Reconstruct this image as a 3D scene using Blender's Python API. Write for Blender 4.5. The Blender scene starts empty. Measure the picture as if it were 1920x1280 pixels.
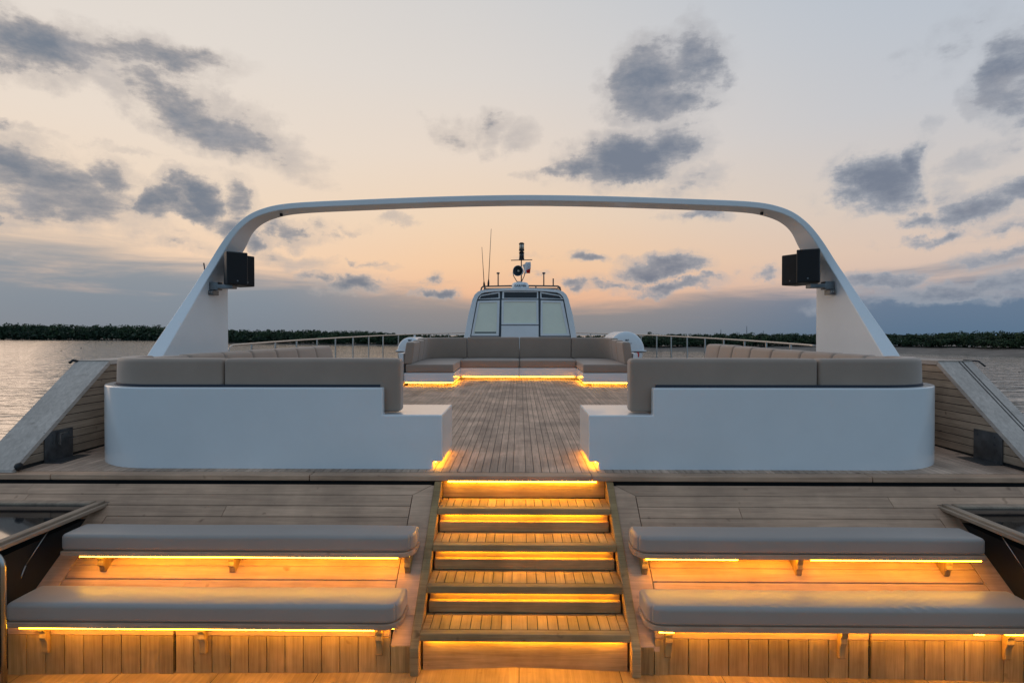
import bpy, bmesh, math, random
import numpy as np
from mathutils import Vector, Matrix, Euler

random.seed(7)
rng = np.random.default_rng(11)
scene = bpy.context.scene
COL = scene.collection
R = math.radians
PI = math.pi

# ------------------------------------------------------------------ camera
FPX = 1067.0                       # focal length in pixels of a 1920 px wide picture
CAM = Vector((0.0, 0.0, 1.166))    # z = 0 is the aft edge of the upper deck
YAW, PITCH = R(0.75), R(-0.64)
cd = bpy.data.cameras.new("camera")
cd.sensor_width = 36.0
cd.lens = FPX / 1920.0 * 36.0
cd.clip_start, cd.clip_end = 0.05, 20000.0
cam = bpy.data.objects.new("camera", cd)
cam.location = CAM
cam.rotation_euler = (PI / 2 + PITCH, 0.0, YAW)
COL.objects.link(cam)
scene.camera = cam
RM = Euler((PI / 2 + PITCH, 0.0, YAW)).to_matrix()

def ray(px, py):
    return (RM @ Vector(((px - 960.0) / FPX, (640.0 - py) / FPX, -1.0))).normalized()
def at(px, py, Y):                 # world point seen in direction (px, py) at the distance Y ahead
    d = ray(px, py)
    return CAM + d * (Y / d.y)

# ------------------------------------------------------------------ helpers
def lin(c):
    out = []
    for x in c[:3]:
        x = x / 255.0
        out.append(x / 12.92 if x <= 0.04045 else ((x + 0.055) / 1.055) ** 2.4)
    return tuple(out) + (1.0,)

WLOC = {}

class MB:
    """collects faces; every face carries a random number used for plank to plank variation"""
    def __init__(self, xf=None):
        self.v, self.f, self.r, self.m = [], [], [], []
        self.xf = xf
        self.cur = 0.5
        self.mat = 0
    def rnd(self):
        self.cur = random.random()
    def add(self, pts, faces):
        b = len(self.v)
        for p in pts:
            self.v.append(tuple(self.xf(*p)) if self.xf else tuple(p))
        for f in faces:
            self.f.append([b + i for i in f])
            self.r.append(self.cur)
            self.m.append(self.mat)
    def box(self, x0, x1, y0, y1, z0, z1):
        p = [(x0, y0, z0), (x1, y0, z0), (x1, y1, z0), (x0, y1, z0),
             (x0, y0, z1), (x1, y0, z1), (x1, y1, z1), (x0, y1, z1)]
        self.add(p, [(3, 2, 1, 0), (4, 5, 6, 7), (0, 1, 5, 4), (1, 2, 6, 5), (2, 3, 7, 6), (3, 0, 4, 7)])
    def prism(self, poly, a, b, fn):
        """poly: list of 2D points, extruded from a to b; fn(u, v, w) -> 3D"""
        n = len(poly)
        p = [fn(u, v, a) for u, v in poly] + [fn(u, v, b) for u, v in poly]
        fs = [tuple(range(n - 1, -1, -1)), tuple(range(n, 2 * n))]
        for i in range(n):
            j = (i + 1) % n
            fs.append((i, j, n + j, n + i))
        self.add(p, fs)
    def tube(self, path, r, n=10, cap=True):
        path = [Vector(p) for p in path]
        rad = r if isinstance(r, (list, tuple)) else [r] * len(path)
        pts, fs = [], []
        up = None
        for i, p in enumerate(path):
            if i == 0: t = path[1] - path[0]
            elif i == len(path) - 1: t = path[-1] - path[-2]
            else: t = (path[i + 1] - p).normalized() + (p - path[i - 1]).normalized()
            t.normalize()
            if up is None:
                up = Vector((0, 0, 1)) if abs(t.z) < 0.9 else Vector((1, 0, 0))
            a = up - t * up.dot(t)
            a.normalize()
            up = a
            b = t.cross(a)
            for k in range(n):
                an = 2 * PI * k / n
                pts.append(p + (a * math.cos(an) + b * math.sin(an)) * rad[i])
        for i in range(len(path) - 1):
            for k in range(n):
                k2 = (k + 1) % n
                fs.append((i * n + k, i * n + k2, (i + 1) * n + k2, (i + 1) * n + k))
        if cap:
            fs.append(tuple(range(n - 1, -1, -1)))
            fs.append(tuple(range((len(path) - 1) * n, len(path) * n)))
        self.add(pts, fs)
    def lathe(self, prof, fn, n=24, a0=0.0, a1=2 * PI, cap=True):
        """prof: list of (radius, height); fn(x, y, h) -> 3D"""
        full = abs(a1 - a0 - 2 * PI) < 1e-6
        m = n if full else n + 1
        pts, fs = [], []
        for r_, h in prof:
            for k in range(m):
                an = a0 + (a1 - a0) * k / n
                pts.append(fn(r_ * math.cos(an), r_ * math.sin(an), h))
        for i in range(len(prof) - 1):
            for k in range(n):
                k2 = (k + 1) % m
                fs.append((i * m + k, i * m + k2, (i + 1) * m + k2, (i + 1) * m + k))
        if full and cap:
            if prof[0][0] > 1e-5: fs.append(tuple(range(m - 1, -1, -1)))
            if prof[-1][0] > 1e-5: fs.append(tuple(range((len(prof) - 1) * m, len(prof) * m)))
        self.add(pts, fs)
    def rblock(self, hx, hy, hz, r, fn, nx=8, ny=4, nz=4, crown=0.0, belly=0.0):
        """soft block with rounded edges, half sizes hx hy hz; fn maps local to world"""
        def axis(h, n):
            rr = min(r, h * 0.98)
            e = [0, 0.12, 0.3, 0.55, 0.8, 1.0]
            a = [-h + rr * t for t in e]
            mid = [(-h + rr) + (2 * h - 2 * rr) * k / n for k in range(1, n)]
            return a + mid + [-t for t in reversed(a)]
        ax, ay, az = axis(hx, nx), axis(hy, ny), axis(hz, nz)
        idx, pts, fs = {}, [], []
        def vid(x, y, z):
            k = (round(x, 5), round(y, 5), round(z, 5))
            if k not in idx:
                q = [max(-h + min(r, h * .98), min(h - min(r, h * .98), c)) for c, h in zip((x, y, z), (hx, hy, hz))]
                d = Vector((x - q[0], y - q[1], z - q[2]))
                p = Vector((x, y, z))
                if d.length > 1e-9:
                    rr = min(r, min(hx, hy, hz) * .98)
                    p = Vector(q) + d.normalized() * (rr if r <= min(hx, hy, hz) else d.length)
                cx, cy = 1 - (p.x / hx) ** 2, 1 - (p.y / hy) ** 2
                if p.z > 0: p.z += crown * (max(cx, 0) ** .35) * max(cy, 0)
                cz = 1 - (p.z / hz) ** 2
                if belly: p.y += math.copysign(belly, p.y) * max(cz, 0) * (max(cx, 0) ** .35) * min(1, abs(p.y) / hy)
                idx[k] = len(pts)
                pts.append(p)
            return idx[k]
        def grid(A, B, mk, flip):
            for i in range(len(A) - 1):
                for j in range(len(B) - 1):
                    q = [mk(A[i], B[j]), mk(A[i + 1], B[j]), mk(A[i + 1], B[j + 1]), mk(A[i], B[j + 1])]
                    fs.append(tuple(reversed(q)) if flip else tuple(q))
        grid(ax, ay, lambda a, b: vid(a, b, hz), False)
        grid(ax, ay, lambda a, b: vid(a, b, -hz), True)
        grid(ax, az, lambda a, b: vid(a, hy, b), True)
        grid(ax, az, lambda a, b: vid(a, -hy, b), False)
        grid(ay, az, lambda a, b: vid(hx, a, b), False)
        grid(ay, az, lambda a, b: vid(-hx, a, b), True)
        self.add([fn(p.x, p.y, p.z) for p in pts], fs)

def obj(name, mb, mat, parent=None, loc=None, smooth=False, bevel=0.0, seg=2, kind=None, fixn=False):
    me = bpy.data.meshes.new(name)
    if parent is not None: w = WLOC[parent.name]
    elif loc is not None: w = Vector(loc)
    else: w = Vector((0, 0, 0))
    me.from_pydata([(x - w.x, y - w.y, z - w.z) for x, y, z in mb.v], [], mb.f)
    at_ = me.attributes.new("rnd", 'FLOAT', 'FACE')
    at_.data.foreach_set("value", mb.r)
    mats = mat if isinstance(mat, (list, tuple)) else [mat]
    for m_ in mats: me.materials.append(m_)
    if len(mats) > 1: me.polygons.foreach_set("material_index", mb.m)
    if fixn:
        bm = bmesh.new(); bm.from_mesh(me)
        bmesh.ops.recalc_face_normals(bm, faces=bm.faces)
        bm.to_mesh(me); bm.free()
    if smooth: me.polygons.foreach_set("use_smooth", [True] * len(me.polygons))
    me.update()
    o = bpy.data.objects.new(name, me)
    COL.objects.link(o)
    if parent is not None: o.parent = parent
    else: o.location = w
    WLOC[o.name] = w.copy()
    if bevel:
        b = o.modifiers.new("bevel", 'BEVEL')
        b.width, b.segments, b.limit_method, b.angle_limit = bevel, seg, 'ANGLE', R(35)
        if smooth is False and seg > 1:
            me.polygons.foreach_set("use_smooth", [True] * len(me.polygons))
            b.harden_normals = True
    if kind: o["kind"] = kind
    return o

def tag(o, label, cat, group=None, kind=None):
    o["label"], o["category"] = label, cat
    if group: o["group"] = group
    if kind: o["kind"] = kind
    return o

def thing(name, label, cat, loc, group=None):
    o = bpy.data.objects.new(name, None)
    o.empty_display_size = 0.2
    o.location = loc
    COL.objects.link(o)
    WLOC[o.name] = Vector(loc)
    return tag(o, label, cat, group)

# ------------------------------------------------------------------ materials
def nmat(name):
    m = bpy.data.materials.new(name)
    m.use_nodes = True
    nt = m.node_tree
    return m, nt, nt.nodes["Principled BSDF"]

def N(nt, t, **kw):
    n = nt.nodes.new(t)
    for k, v in kw.items(): setattr(n, k, v)
    return n

def math_n(nt, op, a, b=None, c=None, clamp=False):
    n = nt.nodes.new("ShaderNodeMath")
    n.operation = op
    n.use_clamp = clamp
    for i, x in enumerate((a, b, c)):
        if x is None: continue
        if isinstance(x, (int, float)): n.inputs[i].default_value = x
        else: nt.links.new(x, n.inputs[i])
    return n.outputs[0]

def mixc(nt, fac, a, b, mode='MIX'):
    n = nt.nodes.new("ShaderNodeMix")
    n.data_type = 'RGBA'
    n.blend_type = mode
    n.clamp_factor = True
    for s, x in ((n.inputs[0], fac), (n.inputs[6], a), (n.inputs[7], b)):
        if isinstance(x, (int, float)): s.default_value = x
        elif isinstance(x, tuple): s.default_value = x
        else: nt.links.new(x, s)
    return n.outputs[2]

def ramp(nt, fac, stops, interp='LINEAR'):
    n = nt.nodes.new("ShaderNodeValToRGB")
    n.color_ramp.interpolation = interp
    els = n.color_ramp.elements
    while len(els) > 1: els.remove(els[0])
    els[0].position, els[0].color = stops[0]
    for p, c in stops[1:]:
        e = els.new(p)
        e.color = c
    nt.links.new(fac, n.inputs[0])
    return n.outputs[0]

def noise(nt, vec, scale, detail=4.0, rough=0.5, dist=0.0):
    n = nt.nodes.new("ShaderNodeTexNoise")
    n.inputs["Scale"].default_value = scale
    n.inputs["Detail"].default_value = detail
    n.inputs["Roughness"].default_value = rough
    n.inputs["Distortion"].default_value = dist
    if vec is not None: nt.links.new(vec, n.inputs["Vector"])
    return n.outputs[0]

def bump(nt, h, strength, dist, bsdf):
    b = nt.nodes.new("ShaderNodeBump")
    b.inputs["Strength"].default_value = strength
    b.inputs["Distance"].default_value = dist
    nt.links.new(h, b.inputs["Height"])
    nt.links.new(b.outputs[0], bsdf.inputs["Normal"])

def teak(name, axis, light, dark, rough=0.62, grime=0.35, kn_=0.8):
    """planks of teak, grain along the given axis"""
    m, nt, bs = nmat(name)
    tc = N(nt, "ShaderNodeTexCoord")
    at_ = N(nt, "ShaderNodeAttribute", attribute_name="rnd")
    off = N(nt, "ShaderNodeVectorMath", operation='SCALE')
    off.inputs[0].default_value = (37.0, 53.0, 29.0)
    nt.links.new(at_.outputs["Fac"], off.inputs["Scale"])
    add = N(nt, "ShaderNodeVectorMath", operation='ADD')
    nt.links.new(tc.outputs["Object"], add.inputs[0])
    nt.links.new(off.outputs[0], add.inputs[1])
    mp = N(nt, "ShaderNodeMapping")
    s = [34.0, 34.0, 34.0]
    s["xyz".index(axis)] = 1.6
    mp.inputs["Scale"].default_value = s
    nt.links.new(add.outputs[0], mp.inputs[0])
    g1 = noise(nt, mp.outputs[0], 1.0, 5.0, 0.6, 0.6)
    g2 = noise(nt, mp.outputs[0], 4.0, 3.0, 0.6)
    patch = noise(nt, tc.outputs["Object"], 1.7, 4.0, 0.6)
    knots = noise(nt, add.outputs[0], 9.0, 2.0, 0.5)
    g = math_n(nt, 'ADD', math_n(nt, 'MULTIPLY', g1, 0.7), math_n(nt, 'MULTIPLY', g2, 0.3))
    c = ramp(nt, g, [(0.30, dark), (0.66, light)])
    tone = math_n(nt, 'ADD', math_n(nt, 'MULTIPLY', at_.outputs["Fac"], 0.28), 0.84)
    c = mixc(nt, 1.0, c, N_rgb(nt, tone), 'MULTIPLY')
    st = ramp(nt, patch, [(0.38, (1 - grime,) * 3 + (1,)), (0.62, (1.08, 1.08, 1.08, 1))])
    c = mixc(nt, 1.0, c, st, 'MULTIPLY')
    kn = ramp(nt, knots, [(0.22, (0.45, 0.40, 0.36, 1)), (0.30, (1, 1, 1, 1))])
    c = mixc(nt, kn_, c, kn, 'MULTIPLY')
    nt.links.new(c, bs.inputs["Base Color"])
    rr = math_n(nt, 'ADD', math_n(nt, 'MULTIPLY', patch, 0.25), rough - 0.12)
    nt.links.new(rr, bs.inputs["Roughness"])
    bs.inputs["Specular IOR Level"].default_value = 0.35
    bump(nt, g, 0.25, 0.004, bs)
    return m

def N_rgb(nt, v):
    n = nt.nodes.new("ShaderNodeCombineColor")
    for i in range(3): nt.links.new(v, n.inputs[i])
    return n.outputs[0]

def plain(name, col, rough=0.5, metal=0.0, spec=0.5, var=0.08, scale=3.0, bmp=0.0, bscale=60.0, coat=0.0):
    m, nt, bs = nmat(name)
    tc = N(nt, "ShaderNodeTexCoord")
    n1 = noise(nt, tc.outputs["Object"], scale, 5.0, 0.6)
    lo = tuple(c * (1 - var) for c in col[:3]) + (1,)
    hi = tuple(min(1, c * (1 + var)) for c in col[:3]) + (1,)
    nt.links.new(ramp(nt, n1, [(0.3, lo), (0.7, hi)]), bs.inputs["Base Color"])
    bs.inputs["Roughness"].default_value = rough
    bs.inputs["Metallic"].default_value = metal
    bs.inputs["Specular IOR Level"].default_value = spec
    bs.inputs["Coat Weight"].default_value = coat
    if bmp: bump(nt, noise(nt, tc.outputs["Object"], bscale, 4.0, 0.6), bmp, 0.004, bs)
    return m

def emit(name, col, strength):
    m, nt, bs = nmat(name)
    bs.inputs["Base Color"].default_value = (0.8, 0.7, 0.5, 1)
    bs.inputs["Emission Color"].default_value = col + (1,)
    bs.inputs["Emission Strength"].default_value = strength
    return m

T_L, T_D = (0.40, 0.315, 0.245, 1), (0.225, 0.168, 0.125, 1)
M = {}
M['teak_y'] = teak("weathered_teak_deck", 'y', (0.74, 0.50, 0.355, 1), (0.42, 0.275, 0.195, 1))
M['teak_x'] = teak("weathered_teak_planking", 'x', (0.69, 0.425, 0.272, 1), (0.45, 0.268, 0.168, 1), grime=0.24)
M['teak_sx'] = teak("stair_teak_boards", 'x', (0.55, 0.345, 0.150, 1), (0.31, 0.18, 0.072, 1))
M['teak_sy'] = teak("stair_teak_strips", 'y', (0.58, 0.37, 0.16, 1), (0.35, 0.21, 0.085, 1))
M['teak_z'] = teak("locker_teak_boards", 'z', (0.55, 0.345, 0.135, 1), (0.30, 0.17, 0.060, 1))
M['teak_wall'] = teak("bulwark_teak_boards", 'y', (0.50, 0.36, 0.25, 1), (0.29, 0.20, 0.14, 1))
M['cap'] = teak("bleached_teak_cap", 'y', (0.64, 0.535, 0.455, 1), (0.42, 0.345, 0.29, 1), rough=.85, grime=0.12, kn_=0.3)
M['caulk'] = plain("black_caulk", (0.012, 0.011, 0.010, 1), 0.7)
M['white'] = plain("white_gelcoat", (0.79, 0.79, 0.785, 1), 0.24, spec=0.5, var=0.04, scale=1.1, bmp=0.05, bscale=4.0, coat=0.5)
M['arch'] = plain("white_arch_paint", (0.80, 0.80, 0.795, 1), 0.3, var=0.04, scale=1.2, bmp=0.04, bscale=3.0, coat=0.3)
M['fabric'] = plain("taupe_upholstery", (0.345, 0.252, 0.192, 1), 0.60, spec=0.35, var=0.06, scale=2.5, bmp=0.35, bscale=7.0)
M['fabric2'] = plain("taupe_bench_upholstery", (0.35, 0.288, 0.246, 1), 0.38, spec=0.7, var=0.05, scale=2.0, bmp=0.5, bscale=5.0)
for k_ in ('fabric', 'fabric2'):
    b_ = M[k_].node_tree.nodes['Principled BSDF']
    b_.inputs['Sheen Weight'].default_value, b_.inputs['Sheen Roughness'].default_value = .30, .45
M['black'] = plain("black_plastic", (0.012, 0.013, 0.015, 1), 0.55)
M['grille'] = plain("black_speaker_grille", (0.008, 0.009, 0.011, 1), 0.8, bmp=0.6, bscale=300.0)
M['steel'] = plain("stainless_steel", (0.46, 0.43, 0.40, 1), 0.26, metal=1.0, var=0.05)
M['darksteel'] = plain("dark_brushed_steel", (0.16, 0.165, 0.17, 1), 0.42, metal=0.85, var=0.45, scale=6.0)
M['dull'] = plain("dull_brown_pole", (0.16, 0.12, 0.10, 1), 0.5, metal=0.3)
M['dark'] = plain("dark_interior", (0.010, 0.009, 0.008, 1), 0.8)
M['glass'] = plain("dark_glass", (0.010, 0.012, 0.014, 1), 0.06, spec=0.6)
M['tinted'] = plain("tinted_window_glass", (0.02, 0.022, 0.026, 1), 0.08, spec=0.5)
M['blind'] = plain("cream_window_blind", (0.88, 0.87, 0.70, 1), 0.20, spec=0.6, var=0.03, coat=0.3)
M['seam'] = plain("grey_seal", (0.06, 0.075, 0.09, 1), 0.5)
M['bowl'] = plain('dark_reflector', (0.035, 0.05, 0.06, 1), 0.35)
M['red'] = plain("red_plastic", (0.62, 0.02, 0.012, 1), 0.4)
M['flagw'] = plain("white_cloth", (0.75, 0.74, 0.74, 1), 0.8)
M['lens'] = plain("clear_lamp_lens", (0.55, 0.50, 0.40, 1), 0.12, spec=0.7)
M['ink'] = plain("dark_lettering", (0.02, 0.025, 0.04, 1), 0.6)
M['bluedot'] = plain("blue_mark", (0.02, 0.16, 0.45, 1), 0.5)
M['led'] = emit("amber_led", (1.0, 0.48, 0.014), 50.0)
M['led_soft'] = emit("amber_led_strip_soft", (1.0, 0.45, 0.03), 30.0)

def leaf_mat(name, stops):
    m, nt, bs = nmat(name)
    at_ = N(nt, "ShaderNodeAttribute", attribute_name="rnd")
    nt.links.new(ramp(nt, at_.outputs["Fac"], stops), bs.inputs["Base Color"])
    bs.inputs["Roughness"].default_value = 0.6
    bs.inputs["Specular IOR Level"].default_value = 0.2
    return m
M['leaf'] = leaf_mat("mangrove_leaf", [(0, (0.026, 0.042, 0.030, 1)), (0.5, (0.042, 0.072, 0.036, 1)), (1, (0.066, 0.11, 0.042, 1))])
M['bark'] = plain("bark", (0.06, 0.048, 0.038, 1), 0.9, var=0.3)
M['mud'] = plain("mud_bank", (0.16, 0.135, 0.115, 1), 0.8, var=0.25, scale=0.15)
M['hull'] = plain("white_hull_paint", (0.78, 0.78, 0.77, 1), 0.35, var=0.03)

def water_mat():
    m, nt, bs = nmat("water")
    tc = N(nt, "ShaderNodeTexCoord")
    mp = N(nt, "ShaderNodeMapping")
    mp.inputs["Rotation"].default_value = (0, 0, R(6))
    mp.inputs["Scale"].default_value = (0.34, 1.0, 1.0)
    nt.links.new(tc.outputs["Object"], mp.inputs[0])
    n1 = noise(nt, mp.outputs[0], 0.30, 3.0, 0.55, 0.4)
    n2 = noise(nt, mp.outputs[0], 1.1, 2.0, 0.5, 0.3)
    n3 = noise(nt, mp.outputs[0], 0.035, 2.0, 0.5)
    h = math_n(nt, 'ADD', math_n(nt, 'MULTIPLY', n1, 1.0), math_n(nt, 'MULTIPLY', n2, 0.22))
    h = math_n(nt, 'MULTIPLY', h, math_n(nt, 'ADD', math_n(nt, 'MULTIPLY', n3, 0.9), 0.5))
    bs.inputs["Base Color"].default_value = (0.12, 0.11, 0.09, 1)
    bs.inputs["Roughness"].default_value = 0.09
    bs.inputs["IOR"].default_value = 1.45
    bump(nt, h, 1.0, 0.85, bs)
    return m
M['water'] = water_mat()

# ------------------------------------------------------------------ measures of the yacht
SL, Y0 = 0.016, 4.697                     # the upper deck rises gently towards the bow
def dz(y): return SL * (y - Y0) if y > Y0 else 0.0
RISE, GO = 0.188, 0.267
YN = [Y0 - GO * k for k in range(5)]      # nosings: deck edge, then the four treads
ZLOW = -0.99                              # lower deck at the foot of the stairs
SX0, SX1 = -0.640, 0.712                  # clear width of the stairs
SLP = 0.735
def slope_z(y): return -0.07 - SLP * (4.68 - y)
HW = [(-6, 4.3), (2, 4.6), (4.7, 4.72), (8.6, 4.72), (11, 4.66), (13, 4.45), (15, 4.12), (17, 3.62),
      (18.5, 3.05), (20, 2.25), (21.2, 1.3), (22.0, 0.0)]
def halfw(y):
    for (a, b), (c, d) in zip(HW, HW[1:]):
        if a <= y <= c: return b + (d - b) * (y - a) / (c - a)
    return 0.0

# ------------------------------------------------------------------ setting: decks, transom, hull, water
def deck_end(x):
    y = 21.9
    while y > 5 and halfw(y) < abs(x) + 0.02: y -= 0.05
    return y
mb = MB()
PW, GAP = 0.068, 0.0055
def deck_plank(x0, x1):
    ye = deck_end(max(abs(x0), abs(x1)))
    y = Y0 + 0.125
    first = random.uniform(0.5, 2.6)
    while y < ye:
        y2 = min(ye, y + first)
        first = random.uniform(1.7, 2.9)
        mb.rnd()
        g = 0.003
        mb.add([(x0, y + g, dz(y) - .03), (x1, y + g, dz(y) - .03), (x1, y2 - g, dz(y2) - .03), (x0, y2 - g, dz(y2) - .03),
                (x0, y + g, dz(y)), (x1, y + g, dz(y)), (x1, y2 - g, dz(y2)), (x0, y2 - g, dz(y2))],
               [(4, 5, 6, 7), (0, 1, 5, 4), (1, 2, 6, 5), (2, 3, 7, 6), (3, 0, 4, 7)])
        y = y2
deck_plank(-0.052, 0.052)
x = 0.052 + GAP
while x < 4.62:
    deck_plank(x, x + PW - GAP)
    deck_plank(-x - PW + GAP, -x)
    x += PW
obj("upper_deck", mb, M['teak_y'], kind="structure")

mb = MB()                                  # black caulked sub-deck just below the plank tops
ys = [Y0 + 0.02] + list(np.linspace(5, 21.9, 40))
top = [(-halfw(y), y, dz(y) - 0.006) for y in ys] + [(halfw(y), y, dz(y) - 0.006) for y in reversed(ys)]
mb.add(top, [tuple(reversed(range(len(top))))])
obj("deck_caulking", mb, M['caulk'], kind="structure", fixn=True)

mb = MB()                                  # thick rounded board along the aft edge of the upper deck
for x0, x1 in ((-4.72, -3.93), (-3.925, -1.75), (-1.745, 0.6), (0.603, 2.9), (2.904, 4.72)):
    mb.rnd(); mb.box(x0, x1, Y0, Y0 + 0.12, -0.044, 0.002)
obj("deck_nosing", mb, M['teak_x'], bevel=0.008, seg=2, kind="structure")

mb = MB(lambda x, y, z: (x, y, slope_z(y) + z))     # sloping planked transom
rows = [4.68, 4.597, 4.511, 4.426, 4.341, 4.256, 4.171, 4.086, 4.001, 3.916, 3.831, 3.746, 3.642]
for i, (ya, yb) in enumerate(zip(rows, rows[1:])):
    for sg in (-1, 1):
        inner = 0.705 if sg < 0 else 0.775
        wide = ya > 4.44
        outer = 4.72 if wide else 3.25
        inn = inner + 0.165 if i > 0 else inner + 0.02
        cuts = [inn] + sorted(random.uniform(inn + .6, outer - .3) for _ in range(1)) + [outer] if wide else [inn, outer]
        if wide and i == 0: cuts = [inn, 4.05, outer]
        if i == len(rows) - 2: cuts = []
        for a, b in zip(cuts, cuts[1:]):
            mb.rnd()
            x0, x1 = sorted((sg * (a + .002), sg * (b - .002)))
            if i == 0 and a == inn:
                c = sg * (inner + 0.165)
                e = sg * b
                mb.add([(sg * inn, ya, -.03), (e, ya, -.03), (e, yb + .003, -.03), (c, yb + .003, -.03),
                        (sg * inn, ya, 0), (e, ya, 0), (e, yb + .003, 0), (c, yb + .003, 0)],
                       [(4, 5, 6, 7), (0, 1, 5, 4), (1, 2, 6, 5), (2, 3, 7, 6), (3, 0, 4, 7)])
            else:
                mb.box(x0, x1, yb + .0045, ya - (.0045 if i else 0), -.03, 0)
for sg in (-1, 1):
    inner = 0.705 if sg < 0 else 0.775
    mb.rnd()
    q = [(inner, 4.675), (inner + .015, 4.675), (inner + .16, 4.597), (inner + .16, 3.80), (inner, 3.80)]
    mb.prism([(sg * a, b) for a, b in q], -.03, 0, lambda u, v, w: (u, v, w))
    mb.rnd()
    mb.box(*sorted((sg * inner, sg * (inner + .125))), 3.642, 3.797, -.03, 0)
    mb.rnd()
    mb.box(*sorted((sg * 3.254, sg * 3.40)), 3.746, 4.44, -.03, 0.001)
obj("transom", mb, M['teak_x'], kind="structure", fixn=True)

mb = MB()
for sg in (-1, 1):
    mb.cur = .2
    xs = sorted((sg * 0.70 if sg < 0 else 0.77, sg * 3.38))
    mb.add([(xs[0], 4.70, slope_z(4.68) - .012), (xs[1], 4.70, slope_z(4.68) - .012), (xs[1], 3.66, slope_z(3.65) - .008), (xs[0], 3.66, slope_z(3.65) - .008)], [(0, 1, 2, 3)])
    xs = sorted((sg * 3.38, sg * 4.72))
    mb.add([(xs[0], 4.70, slope_z(4.68) - .012), (xs[1], 4.70, slope_z(4.68) - .012), (xs[1], 4.44, slope_z(4.43) - .012), (xs[0], 4.44, slope_z(4.43) - .012)], [(0, 1, 2, 3)])
mb.box(-4.72, 4.72, 4.768, 4.79, -.95, -.008)
obj("transom_caulking", mb, M['caulk'], kind="structure")

mb = MB()                                  # the lower deck, planked and slightly cambered
def low_z(x): return ZLOW - .026 * min(1.0, abs(x) / .85) - 0.003 * x * x
x = -4.55
while x < 4.55:
    w = 0.104 if abs(x + .052) < .03 else PW
    y = -2.4
    ln = random.uniform(.6, 2.4)
    while y < 3.50:
        y2 = min(3.50, y + ln)
        ln = random.uniform(1.6, 2.6)
        mb.rnd()
        za, zb = low_z(x), low_z(x + w)
        mb.add([(x, y, za), (x + w - GAP, y, zb), (x + w - GAP, y2 - .004, zb), (x, y2 - .004, za)], [(0, 1, 2, 3)])
        y = y2
    x += w
for xa in np.arange(-4.55, 4.5, 0.65):
    mb.rnd()
    xb = xa + .646
    mb.add([(xa, 3.503, low_z(xa)), (xb, 3.503, low_z(xb)), (xb, 3.72, low_z(xb)), (xa, 3.72, low_z(xa))], [(0, 1, 2, 3)])
obj("lower_deck", mb, M['teak_sy'], kind="structure")
mb = MB()
xs = np.linspace(-4.6, 4.6, 24)
for a, b in zip(xs, xs[1:]):
    mb.add([(a, -2.5, low_z(a) - .006), (b, -2.5, low_z(b) - .006), (b, 3.72, low_z(b) - .006), (a, 3.72, low_z(a) - .006)], [(0, 1, 2, 3)])
obj("lower_deck_caulking", mb, M['caulk'], kind="structure")

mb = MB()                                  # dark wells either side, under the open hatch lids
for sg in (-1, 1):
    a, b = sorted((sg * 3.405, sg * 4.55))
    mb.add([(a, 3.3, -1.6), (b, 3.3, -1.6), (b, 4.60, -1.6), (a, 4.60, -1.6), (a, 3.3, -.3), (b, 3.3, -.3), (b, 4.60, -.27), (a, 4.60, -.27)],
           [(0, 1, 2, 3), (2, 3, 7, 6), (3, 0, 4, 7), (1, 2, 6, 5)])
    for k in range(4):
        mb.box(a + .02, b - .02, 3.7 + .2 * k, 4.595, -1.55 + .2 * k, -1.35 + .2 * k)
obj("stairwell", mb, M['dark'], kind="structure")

WZ = -6.4                                  # water level
mb = MB()
ring = [(0.0, -0.012), (0.0, -0.5), (-0.08, -2.0), (-0.5, -5.0), (-1.2, WZ - .6)]
ys = [-6, -3, 0, 3, 4.7, 6, 8, 10, 12, 14, 16, 18, 19.5, 20.8, 21.6, 22.0]
for sg in (-1, 1):
    pts, fs = [], []
    for y in ys:
        for o_, z in ring:
            zz = (z + dz(y)) if y > 3.4 else (z if z < -1.0 else -1.05 + z * .3)
            pts.append((sg * max(0.0, halfw(y) + .02 + o_), y, zz))
    n = len(ring)
    for i in range(len(ys) - 1):
        for k in range(n - 1):
            fs.append((i * n + k, i * n + k + 1, (i + 1) * n + k + 1, (i + 1) * n + k))
    mb.add(pts, fs)
mb.add([(-4.32, -6, -1.2), (4.32, -6, -1.2), (3.2, -6, WZ - .6), (-3.2, -6, WZ - .6)], [(0, 1, 2, 3)])
mb.add([(-4.3, -6, -1.16), (4.3, -6, -1.16), (4.6, 3.7, -1.17), (-4.6, 3.7, -1.17)], [(0, 1, 2, 3)])
obj("hull", mb, M['hull'], kind="structure", fixn=True)

mb = MB()
S = 9000.0
mb.add([(-S, -S, WZ), (S, -S, WZ), (S, S, WZ), (-S, S, WZ)], [(0, 1, 2, 3)])
obj("water", mb, M['water'], kind="structure")

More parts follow.
